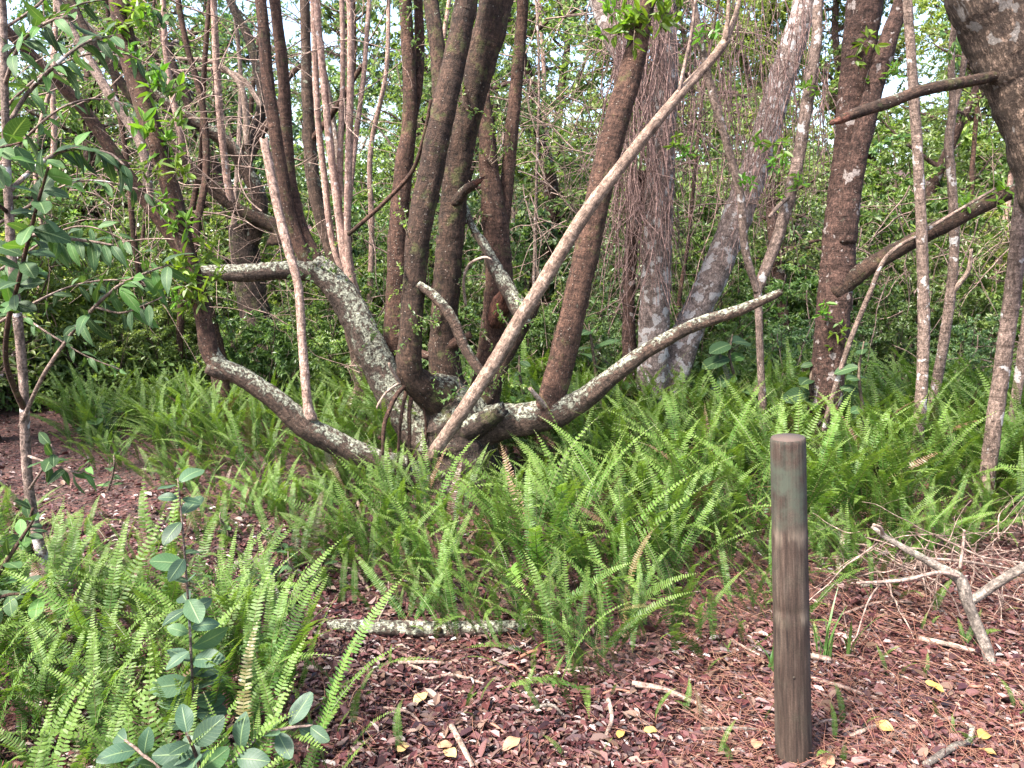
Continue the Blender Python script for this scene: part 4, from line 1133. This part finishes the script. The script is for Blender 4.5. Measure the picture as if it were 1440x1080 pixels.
SG = 'fallen sticks in the litter'
sticks = [([(362, 893), (410, 888), (445, 897), (478, 908)], 7, M_GREYTWIG), ([(745, 1003), (775, 1001), (790, 1010)], 6, M_GREYTWIG), ([(560, 938), (600, 940), (625, 938)], 6, M_DEAD),
          ([(605, 960), (640, 958), (700, 972), (745, 975)], 5, M_TWIG), ([(635, 1030), (650, 1060), (665, 1085)], 9, M_DEAD), ([(855, 990), (860, 1020), (850, 1045)], 7, M_DEAD),
          ([(985, 1032), (1040, 1034), (1090, 1036)], 6, M_GREYTWIG), ([(1140, 1028), (1165, 1022), (1200, 1020)], 5, M_TWIG), ([(1300, 1085), (1340, 1062), (1362, 1050), (1368, 1015)], 10, M_GREYTWIG),
          ([(1195, 1042), (1225, 1032), (1245, 1024)], 6, M_DEAD), ([(1140, 960), (1185, 975), (1225, 985), (1275, 990)], 6, M_TWIG), ([(1210, 830), (1270, 822), (1345, 808)], 6, M_GREYTWIG),
          ([(1140, 930), (1168, 938)], 9, M_DEAD), ([(470, 800), (500, 812), (520, 835)], 6, M_DEAD), ([(330, 800), (370, 800), (395, 850)], 8, M_GREYTWIG), ([(500, 700), (510, 740), (500, 760)], 5, M_TWIG),
          ([(890, 970), (930, 980), (965, 990), (1010, 1010)], 9, M_TWIG), ([(60, 930), (110, 900)], 5, M_DEAD), ([(680, 940), (720, 925), (750, 900)], 4, M_DEAD), ([(1290, 905), (1330, 915), (1370, 922)], 8, M_DEAD),
          ([(1180, 870), (1230, 855), (1280, 850)], 4, M_TWIG), ([(410, 830), (440, 815), (452, 790)], 4, M_DEAD), ([(540, 1000), (575, 1010), (600, 1030)], 4, M_TWIG), ([(1020, 900), (1060, 925), (1085, 932)], 4, M_TWIG)]
for pp, w, m in sticks:
    ground_stick('fallen_stick', pp, w, m, 'thin dry stick lying on the red leaf litter', SG)
for k in range(26):
    px, py = random.uniform(430, 1460), random.uniform(930, 1090); a = random.uniform(-.7, .7); L = random.uniform(20, 60)
    ground_stick('fallen_stick', [(px, py), (px + L * math.cos(a) * .5, py + L * .3 * math.sin(a) + random.uniform(-5, 5)), (px + L * math.cos(a), py + L * .6 * math.sin(a))], random.uniform(2.5, 5), random.choice([M_DEAD, M_TWIG, M_NEEDLE]), 'thin dry stick lying on the red leaf litter', SG)

# ---- lichened log
g = ground_at(600, 897)
LOG = empty('fallen_log', g); tag(LOG, 'short fallen log crusted with pale lichen at the edge of the ferns', 'log')
pts, rad = [], []
for px, py, w in [(462, 884, 14), (490, 888, 19), (530, 891, 23), (575, 893, 23), (620, 893, 22), (665, 892, 22), (705, 890, 20), (742, 886, 15)]:
    q = ground_at(px, py); r = .5 * px2m(w, px, py, q[1]); pts.append(q + [0, 0, r * .8]); rad.append(r)
add_obj('log', Tubes().add(pts, rad, 16, .012, .14, .04, seed=4.4, jag=.015).mesh('log', [M_LICH], g), LOG)
s = pts[4] + np.array([0, -.02, .01])
add_obj('stub', Tubes().add([s, s + [-.004, -.022, .012]], [.010, .008], 10, .004, .1, seed=2).mesh('stub', [M_BROKEN], g), LOG)
s = pts[2]
add_obj('twig', Tubes().add([s, s + [.02, -.01, .06], s + [.05, -.02, .12], s + [.055, -.02, .2]], [.005, .004, .003, .002], 6, .01, .1, seed=3).mesh('twig', [M_DEAD], g), LOG)

# ---- forked dead branch at the right
g = ground_at(1392, 936)
FB = empty('forked_dead_branch', g); tag(FB, 'grey forked dead branch standing on its broken end beside the post', 'branch')
limb(FB, 'stem', [(1394, 942, 16, g[1]), (1388, 915, 15, g[1] + .02), (1374, 880, 16, g[1] + .06), (1360, 845, 16, g[1] + .1), (1350, 815, 16, g[1] + .14), (1325, 800, 13, g[1] + .17), (1285, 778, 10, g[1] + .22), (1250, 758, 8, g[1] + .26), (1226, 740, 6, g[1] + .3)], M_GREYTWIG, step=.012, lump=.12, sides=12)
limb(FB, 'fork', [(1362, 848, 12, g[1] + .1), (1385, 832, 13, g[1] + .1), (1410, 815, 13, g[1] + .08), (1445, 795, 13, g[1] + .05), (1500, 775, 12, g[1])], M_GREYTWIG, step=.012, lump=.1)
limb(FB, 'twig', [(1352, 812, 6, g[1] + .14), (1320, 805, 5, g[1] + .1), (1270, 816, 5, g[1] + .06), (1205, 820, 4, g[1] + .02)], M_TWIG, step=.012)
limb(FB, 'twig', [(1242, 752, 5, g[1] + .27), (1238, 742, 5, g[1] + .25), (1228, 738, 4, g[1] + .24)], M_DEAD, step=.01)
limb(FB, 'twig', [(1350, 800, 5, g[1] + .15), (1354, 770, 4, g[1] + .16), (1356, 745, 3, g[1] + .16)], M_TWIG, step=.012)
limb(FB, 'twig', [(1300, 785, 4, g[1] + .2), (1360, 790, 4, g[1] + .25), (1420, 800, 3, g[1] + .3)], M_DEAD, step=.012)


# ------------------------------------------------------------------ wooden post
def post_mat():
    m, nt, bs, out = nodes_of('weathered_post_wood')
    at = N(nt, 'ShaderNodeAttribute', attribute_name='bk')
    st = N(nt, 'ShaderNodeMapping'); st.inputs['Scale'].default_value = (1, 1, .045); nt.links.new(at.outputs['Vector'], st.inputs[0])
    n1 = N(nt, 'ShaderNodeTexNoise', i_Scale=95.0, i_Detail=8.0, i_Roughness=.7); nt.links.new(st.outputs[0], n1.inputs['Vector'])
    n2 = N(nt, 'ShaderNodeTexNoise', i_Scale=13.0, i_Detail=6.0, i_Roughness=.65); nt.links.new(at.outputs['Vector'], n2.inputs['Vector'])
    st3 = N(nt, 'ShaderNodeMapping'); st3.inputs['Scale'].default_value = (1, 1, .22); nt.links.new(at.outputs['Vector'], st3.inputs[0])
    n3 = N(nt, 'ShaderNodeTexNoise', i_Scale=26.0, i_Detail=5.0); nt.links.new(st3.outputs[0], n3.inputs['Vector'])
    n4 = N(nt, 'ShaderNodeTexNoise', i_Scale=260.0, i_Detail=3.0); nt.links.new(at.outputs['Vector'], n4.inputs['Vector'])
    col = ramp(nt, n1.outputs[0], [(.30, (.011, .0065, .0045)), (.5, (.034, .021, .015)), (.70, (.064, .043, .031))])
    col = mixc(nt, ramp(nt, n3.outputs[0], [(.5, 0.0), (.68, .6)]), col, (.082, .062, .047))
    col = mixc(nt, ramp(nt, n2.outputs[0], [(.52, 0.0), (.7, .65)]), col, (.040, .034, .022))
    col = mixc(nt, .5, col, mixc(nt, 1.0, col, ramp(nt, n4.outputs[0], [(.3, .5), (.7, 1.5)]), 'MULTIPLY'))
    sp = N(nt, 'ShaderNodeSeparateXYZ'); nt.links.new(at.outputs['Vector'], sp.inputs[0])
    for zc in (.455, .690):
        dz = math_(nt, 'ABSOLUTE', math_(nt, 'SUBTRACT', sp.outputs[2], zc))
        pm = math_(nt, 'MULTIPLY', ramp(nt, dz, [(.0, 1.0), (.035, 0.0)]), ramp(nt, n3.outputs[0], [(.45, 0.0), (.56, .75)]))
        col = mixc(nt, pm, col, (.13, .10, .075))
    ns_ = N(nt, 'ShaderNodeTexNoise', i_Scale=180.0, i_Detail=4.0, i_Roughness=.7); nt.links.new(st.outputs[0], ns_.inputs['Vector'])
    col = mixc(nt, .45, col, mixc(nt, 1.0, col, ramp(nt, ns_.outputs[0], [(.36, .25), (.52, 1.0), (.66, 1.7)]), 'MULTIPLY'))
    alg = math_(nt, 'MULTIPLY', ramp(nt, sp.outputs[2], [(.70, 0.0), (.74, 1.0)]), ramp(nt, n2.outputs[0], [(.38, 0.0), (.58, .75)]))
    col = mixc(nt, alg, col, (.048, .058, .042))
    nt.links.new(col, bs.inputs['Base Color']); bs.inputs['Roughness'].default_value = .78; bs.inputs['Specular IOR Level'].default_value = .3
    bp = N(nt, 'ShaderNodeBump', i_Strength=.55, i_Distance=.004)
    nt.links.new(n1.outputs[0], bp.inputs['Height']); nt.links.new(bp.outputs[0], bs.inputs['Normal'])
    return m


def endgrain_mat():
    m, nt, bs, out = nodes_of('post_end_grain')
    tc = N(nt, 'ShaderNodeTexCoord')
    wv = N(nt, 'ShaderNodeTexWave', wave_type='RINGS', rings_direction='Z', i_Scale=75.0, i_Distortion=2.5, i_Detail=3.0); nt.links.new(tc.outputs['Object'], wv.inputs['Vector'])
    nz = N(nt, 'ShaderNodeTexNoise', i_Scale=40.0, i_Detail=5.0); nt.links.new(tc.outputs['Object'], nz.inputs['Vector'])
    col = mixc(nt, wv.outputs['Fac'], (.040, .025, .019), (.085, .055, .043))
    col = mixc(nt, ramp(nt, nz.outputs[0], [(.45, 0.0), (.7, .6)]), col, (.05, .04, .03))
    nt.links.new(col, bs.inputs['Base Color']); bs.inputs['Roughness'].default_value = .85
    return m


pb = ground_at(1116, 1068); yb = float(pb[1])
ptop = P(1108, 615, yb + .03)
PO = empty('wooden_post', pb); tag(PO, 'weathered round timber post standing upright in the leaf litter', 'post')
ax = ptop - pb; H = np.linalg.norm(ax); axu = ax / H
r0 = .5 * px2m(49, 1115, 1040, yb); r1 = .5 * px2m(48.5, 1108, 640, yb + .03)
hs = [-.12]; h = 0.0
while h < H - .006: hs.append(h); h += .012
hs += [H - .005, H - .001]
hs = np.array(hs); rr = np.interp(hs, [0, H], [r0, r1])
k845, k735 = H * (1068 - 845) / (1068 - 615), H * (1068 - 735) / (1068 - 615)
rr = rr * (1 + .015 * np.sin(hs * 7) * .3)
rr = np.where(hs > k735, rr * .985, rr); rr[-1] *= .955
t = Tubes(); t.add(pb[None] + axu[None] * hs[:, None], rr, 40, None, .012, 0, seed=9, cap=False)
V = t.V[0]; th = np.tile(np.arange(40) * 2 * math.pi / 40, len(hs)); hh = np.repeat(hs, 40)
rad_dir = unit(V - (pb[None] + axu[None] * hh[:, None]))
front = np.clip(rad_dir @ np.array([-.5, -.86, 0]), 0, 1)
V -= rad_dir * (.0035 * np.exp(-((hh - k845) / .012) ** 2) * front ** 2)[:, None]
V += rad_dir * (.0022 * np.clip((k845 - hh) / .05, 0, 1) * np.exp(-np.clip(k845 - hh, 0, 9) / .1) * front)[:, None]
chk = np.exp(-((th - 4.2 + .06 * np.sin(hh * 9)) / .07) ** 2) * np.clip((hh - .30) / .2, 0, 1)
V -= rad_dir * (.003 * chk)[:, None]
t.B[0][:, 2] = np.repeat(hs, 40)
SHAFT = add_obj('shaft', t.mesh('shaft', [post_mat()], pb), PO)
e = Tubes(); e.add(np.array([pb + axu * (H - .012), pb + axu * (H + .0005)]), [rr[-1] * .97, rr[-1] * .985], 40, cap=True)
eo = e.mesh('end_grain', [endgrain_mat()], pb + axu * H)
add_obj('end_grain', eo, PO, Vector(axu * H))
kn = pb + axu * (H * .30) + np.array([-.012, -r0 * .985, 0])
add_obj('knot_hole', Tubes().add([kn + [0, .004, 0], kn + [0, -.0012, 0]], [.0038, .003], 10, cap=True).mesh('knot_hole', [M_BOLE], pb), SHAFT)


# ------------------------------------------------------------------ saplings and seedlings with single leaves
def big_leaf(name, mat, shape, seed, bend=.35, fold=.25, wav=.02):
    """unit-length leaf along +X: nine rows, five columns"""
    rg = np.random.default_rng(seed); V, A, F = [], [], []
    nr, nc = 9, 5
    for i in range(nr):
        t = i / (nr - 1); w = shape(t); z = -bend * t * t * .5
        for j in range(nc):
            u = (j - 2) / 2
            V.append((t - .1 * bend * t * t, u * w, z + fold * abs(u) * w + wav * math.sin(t * 9 + u * 2 + seed) * abs(u))); A.append((t, u, 0))
    for i in range(nr - 1):
        for j in range(nc - 1):
            a = i * nc + j; F.append([a, a + 1, a + nc + 1, a + nc])
    return make_mesh(name, np.array(V), np.array(F), None, [mat], True, {'uvw': np.array(A)})


lance = lambda t: .165 * max(.02, math.sin(math.pi * min(1, t ** .8 * .97 + .02))) ** .9
oval = lambda t: .29 * max(.03, math.sin(math.pi * min(1, t * .96 + .02))) ** .65
LE_L = [big_leaf('leaf', M_SAPL, lance, i, bend=.2 + .25 * i, fold=.2) for i in range(4)]
LE_O = [big_leaf('leaf', M_GLAUC, oval, 10 + i, bend=.1 + .2 * i, fold=.12) for i in range(4)]
LE_OS = [big_leaf('leaf', M_SAPL, oval, 20 + i, bend=.15 + .2 * i, fold=.15) for i in range(3)]
LE_F = [big_leaf('leaf', M_FALLEN, oval, 30 + i, bend=.5, fold=.2, wav=.05) for i in range(2)]


def put_leaf(parent, meshes, p, d, nrm, L):
    o = add_obj('leaf', random.choice(meshes), parent)
    o.matrix_basis = basis(d, nrm, Vector(p) - parent.location, L)
    return o


def leafy_branch(parent, spec, mat, meshes, L, n, droop=.3, name='branch', t0=.25, toward=.25, whorl=False, sides=8):
    """a branch with each leaf an object of its own"""
    o, pts, rad = limb(parent, name, spec, mat, step=.015, lump=.05, rings=.05, sides=sides)
    pp, _ = smooth_path(pts, rad, .01)
    for k in range(n):
        t = 1.0 - (1 - t0) * (k / max(1, n)) ** (1.6 if whorl else 1.0)
        i = min(int(t * (len(pp) - 2)), len(pp) - 2); T = unit(pp[i + 1] - pp[i])
        a = k * 2.4 + random.gauss(0, .3)
        s1 = unit(np.cross(T, [0.3, .2, 1])); s2 = np.cross(T, s1)
        out = s1 * math.cos(a) + s2 * math.sin(a)
        d = unit(out * random.uniform(.6, 1.2) + T * random.uniform(.2, 1.1) + np.array([0, -toward * .4, -droop * random.uniform(.2, 1.5)]))
        nv = unit(np.array([0, -toward, 1]) + RNG.normal(0, .45, 3))
        put_leaf(parent, meshes, pp[i] + d * .008, d, nv, L * random.uniform(.65, 1.15))


# tan-stemmed sapling at the left
g = ground_at(74, 838); Y = float(g[1])
SA = empty('broadleaf_sapling', g); tag(SA, 'tan-stemmed sapling with drooping lance-shaped leaves beside the path', 'sapling')
limb(SA, 'trunk', [(75, 850, 16, Y), (66, 805, 14, Y), (50, 745, 14, Y), (41, 690, 13, Y), (36, 630, 13, Y), (34, 560, 12, Y), (30, 500, 12, Y), (22, 420, 12, Y), (15, 340, 12, Y), (10, 240, 11, Y), (6, 120, 10, Y), (2, -10, 9, Y)], M_SLIM, grow=.6, step=.015)
leafy_branch(SA, [(34, 575, 9, Y), (20, 545, 8, Y - .1), (8, 505, 7, Y - .2), (12, 450, 7, Y - .3), (25, 400, 6, Y - .4), (38, 345, 6, Y - .48), (52, 290, 5, Y - .55), (68, 235, 4, Y - .6)], M_RED, LE_OS, .105, 34, t0=.45, toward=.5)
leafy_branch(SA, [(28, 600, 6, Y), (60, 530, 6, Y - .1), (100, 470, 5, Y - .15), (135, 430, 5, Y - .2), (170, 400, 4, Y - .2), (215, 380, 3, Y - .2), (240, 372, 2, Y - .2)], M_SLIM, LE_L, .12, 30, droop=.7, t0=.5)
leafy_branch(SA, [(135, 432, 4, Y - .2), (170, 440, 3, Y - .2), (205, 428, 2, Y - .22), (228, 418, 2, Y - .22)], M_SLIM, LE_L, .10, 12, droop=.6, t0=.35)
leafy_branch(SA, [(15, 345, 7, Y), (50, 330, 6, Y), (90, 335, 5, Y), (130, 340, 4, Y), (160, 345, 3, Y)], M_SLIM, LE_L, .12, 28, droop=.9, t0=.3)
leafy_branch(SA, [(12, 270, 7, Y), (50, 235, 6, Y + .1), (95, 210, 5, Y + .2), (150, 215, 4, Y + .3), (175, 232, 3, Y + .3)], M_SLIM, LE_L, .115, 30, droop=.8, t0=.3)
leafy_branch(SA, [(8, 180, 6, Y), (40, 130, 6, Y + .1), (80, 90, 5, Y + .1), (120, 60, 4, Y + .2), (160, 50, 3, Y + .2)], M_SLIM, LE_L, .115, 26, droop=.5, t0=.25)
leafy_branch(SA, [(6, 120, 6, Y), (30, 60, 5, Y - .1), (70, 30, 4, Y - .2), (105, 25, 3, Y - .2)], M_SLIM, LE_L, .115, 20, droop=.4, t0=.25)
leafy_branch(SA, [(12, 300, 6, Y), (-30, 260, 5, Y - .2), (-10, 215, 4, Y - .5), (30, 200, 3, Y - .6)], M_RED, LE_OS, .11, 16, droop=.2, t0=.3, toward=.4)
leafy_branch(SA, [(40, 690, 4, Y), (60, 660, 3, Y - .12), (75, 640, 3, Y - .2), (72, 625, 2, Y - .22)], M_SLIM, LE_OS, .075, 8, droop=.5, t0=.6)
leafy_branch(SA, [(36, 640, 4, Y), (80, 655, 3, Y - .1), (110, 665, 3, Y - .15), (125, 655, 2, Y - .15)], M_SLIM, LE_L, .09, 8, droop=.5, t0=.5)
leafy_branch(SA, [(44, 780, 9, Y), (36, 755, 8, Y - .15), (42, 735, 6, Y - .25), (46, 715, 4, Y - .3)], M_RED, LE_OS, .085, 9, droop=.1, t0=.3, toward=.3)

g = ground_at(-60, 930); Y = float(g[1])
SB = empty('broadleaf_sapling', g); tag(SB, 'dark-leaved low sapling leaning into the ferns at the foot of the tan sapling', 'sapling')
leafy_branch(SB, [(-60, 940, 9, Y), (-40, 880, 8, Y), (-10, 820, 7, Y), (15, 780, 6, Y), (35, 750, 5, Y), (48, 730, 3, Y)], M_RED, LE_OS, .085, 16, droop=.2, t0=.25, name='trunk')
leafy_branch(SB, [(-30, 860, 6, Y), (0, 840, 5, Y - .1), (30, 835, 4, Y - .1), (60, 840, 3, Y - .1)], M_RED, LE_OS, .08, 8, droop=.2, t0=.25)


g = ground_at(-70, 690); Y = float(g[1])
SC = empty('willow_leaved_sapling', g); tag(SC, 'airy sapling with many narrow drooping leaves reaching over the path edge', 'sapling')
limb(SC, 'trunk', [(-70, 700, 16, Y), (-60, 560, 14, Y), (-40, 420, 13, Y), (-30, 250, 12, Y), (-10, 80, 10, Y), (5, -40, 9, Y)], M_SLIM, grow=.8, step=.02)
for yy, sp, n in [(470, [(40, 430), (110, 400), (180, 395), (240, 420)], 30), (400, [(30, 360), (100, 320), (160, 330), (215, 370)], 34), (330, [(40, 290), (110, 255), (190, 265), (250, 300)], 36), (270, [(30, 200), (90, 150), (150, 140), (215, 160)], 34),
                  (200, [(40, 120), (110, 80), (170, 75), (230, 100)], 34), (120, [(40, 50), (100, 10), (170, 0), (240, 20)], 34), (420, [(20, 440), (70, 470), (120, 500), (170, 520)], 22), (60, [(50, 10), (90, -40), (150, -50)], 20)]:
    Ya = Y + random.uniform(-.5, .3); spec = [(-45, yy + 10, 5, Y)] + [(x_, y_, 3.6 - .8 * i_, Ya + random.uniform(-.15, .15)) for i_, (x_, y_) in enumerate(sp)]
    leafy_branch(SC, spec, M_SLIM, LE_L, .095, n, droop=.6, t0=.22, sides=6)


def seedling(label, basepx, top, L, pairs, meshes, mat=M_RED, w=6, lean=0.0, group=None, t0=.15, name='seedling'):
    g = ground_at(*basepx); Y = float(g[1])
    T = empty(name, g); tag(T, label, 'seedling', group)
    spec = [(basepx[0], basepx[1] + 6, w, Y), (basepx[0] * .6 + top[0] * .4 + 4, basepx[1] * .6 + top[1] * .4, w * .85, Y), (basepx[0] * .25 + top[0] * .75 + random.uniform(-6, 6), basepx[1] * .25 + top[1] * .75, w * .7, Y - .02), (top[0], top[1], w * .35, Y)]
    o, pts, rad = limb(T, 'stem', spec, mat, step=.015, lump=.04, rings=.06, sides=8)
    pp, _ = smooth_path(pts, rad, .005)
    for k in range(pairs):
        t = t0 + (1 - t0) * (k + .5) / pairs; i = min(int(t * (len(pp) - 2)), len(pp) - 2)
        a = random.gauss(0, .5) + (0 if k % 2 == 0 else 1.2)
        for sg in (0, math.pi):
            if random.random() < .05: continue
            d = unit(np.array([math.cos(a + sg), math.sin(a + sg) * .8, random.uniform(-.35, .45)]))
            ii_ = min(len(pp) - 1, max(0, i + random.randint(-3, 3)))
            put_leaf(T, meshes, pp[ii_] + d * .006, d, unit(np.array([0, -.35, 1]) + RNG.normal(0, .38, 3)), L * (1.15 - .4 * t) * random.uniform(.6, 1.15))
    return T


seedling('upright seedling with paired blue-green oval leaves up one thin stem by the path', (274, 1070), (250, 672), .098, 16, LE_O, M_SLIM, 4.5)
g = P(300, 1100, 1.62); g[2] = float(G(g[0], g[1]))
GL = empty('seedling', g); tag(GL, 'low seedling with large rounded grey-green leaves spreading sideways', 'seedling')
Yq = float(g[1])
leafy_branch(GL, [(300, 1280, 8, Yq), (292, 1180, 7, Yq), (285, 1100, 6, Yq), (275, 1060, 5, Yq), (262, 1030, 4, Yq)], M_RED, LE_O, .085, 16, droop=.0, t0=.55, name='stem', toward=.7)
leafy_branch(GL, [(290, 1150, 7, Yq), (320, 1080, 6, Yq), (360, 1040, 5, Yq + .05), (400, 1025, 5, Yq + .08), (440, 1020, 3, Yq + .1)], M_TWIG, LE_O, .08, 10, droop=.0, t0=.35, toward=.7)
leafy_branch(GL, [(290, 1180, 7, Yq), (240, 1100, 6, Yq), (200, 1060, 5, Yq), (175, 1040, 3, Yq)], M_TWIG, LE_O, .085, 8, droop=.0, t0=.4, toward=.7)
WG = 'leafy weeds at the path edge'
for px, py, tx, ty in [(420, 835, 405, 775), (445, 815, 455, 765), (380, 830, 372, 790), (400, 790, 385, 745), (300, 860, 305, 800), (340, 840, 350, 790), (320, 760, 310, 720), (360, 930, 350, 880), (150, 690, 160, 640), (200, 845, 190, 800)]:
    seedling('small weed with narrow pale green leaves where the path meets the ferns', (px, py), (tx, ty), .075, 5, LE_L, M_SHRUBTWIG, 4, group=WG, name='weed')
BG = 'broad-leaved plants behind the bed'
for px, py, tx, ty, L, n in [(1035, 600, 1030, 470, .22, 4), (1010, 600, 985, 540, .18, 4), (1060, 610, 1075, 545, .18, 4), (985, 610, 960, 560, .15, 4), (1130, 640, 1150, 500, .14, 5), (1205, 660, 1215, 480, .13, 6), (1200, 690, 1190, 640, .18, 4), (840, 590, 828, 455, .24, 4), (815, 600, 800, 520, .18, 4), (870, 600, 880, 530, .15, 4), (120, 620, 135, 585, .16, 4), (170, 600, 160, 570, .16, 4), (735, 610, 730, 500, .12, 5)]:
    seedling('young plant with large glossy green leaves rising behind the fern bed', (px, py), (tx, ty), L * 1.35, n, LE_OS + LE_L[:1], M_SHRUBTWIG, 6, group=BG, t0=.35, name='broadleaf_plant')

# ---- strap-leaved tufts
for gi, (px, py, n, L) in enumerate([(1160, 930, 9, .24), (1085, 945, 8, .14), (1195, 925, 7, .2)]):
    g = ground_at(px, py); T = empty('grass_tuft', g)
    tag(T, ['tall tuft of green strap-like blades right beside the post', 'short tuft of grass blades at the fern edge just before the post', 'thin tuft of arching blades near the forked dead branch'][gi], 'grass')
    for k in range(n):
        a = random.uniform(0, 6.28); b = random.uniform(.15, .6); l = L * random.uniform(.6, 1.2); V, F = [], []
        for j in range(8):
            t_ = j / 7; w = .0045 * (1 - t_ ** 2.2) + .0004; r_ = b * l * t_ ** 1.8; z = l * (t_ - .3 * b * t_ ** 2.5)
            c = np.array([math.cos(a) * r_, math.sin(a) * r_, z]); sd = np.array([-math.sin(a), math.cos(a), 0])
            V += [c - sd * w, c + sd * w]
            if j: F.append([2 * j - 2, 2 * j - 1, 2 * j + 1, 2 * j])
        add_obj('blade', make_mesh('blade', np.array(V), np.array(F), None, [M_BLADE], True), T, (random.gauss(0, .01), random.gauss(0, .01), 0))

# ---- bright fallen leaves
for px, py in [(1255, 1040), (615, 1062), (1375, 1050), (1400, 1075), (1165, 1075), (560, 1070), (870, 1050), (905, 1040), (1060, 1065), (730, 1050), (640, 1078), (1300, 970), (600, 985)]:
    g = ground_at(px, py)
    o = add_obj('fallen_leaf', random.choice(LE_F)); a = random.uniform(0, 6.28)
    o.matrix_basis = basis((math.cos(a), math.sin(a), .1), (random.gauss(0, .2), -.2, 1), Vector(g) + Vector((0, 0, .03)), random.uniform(.045, .07))
    tag(o, 'yellowish fallen leaf lying bright on the red litter', 'leaf', 'yellow fallen leaves')
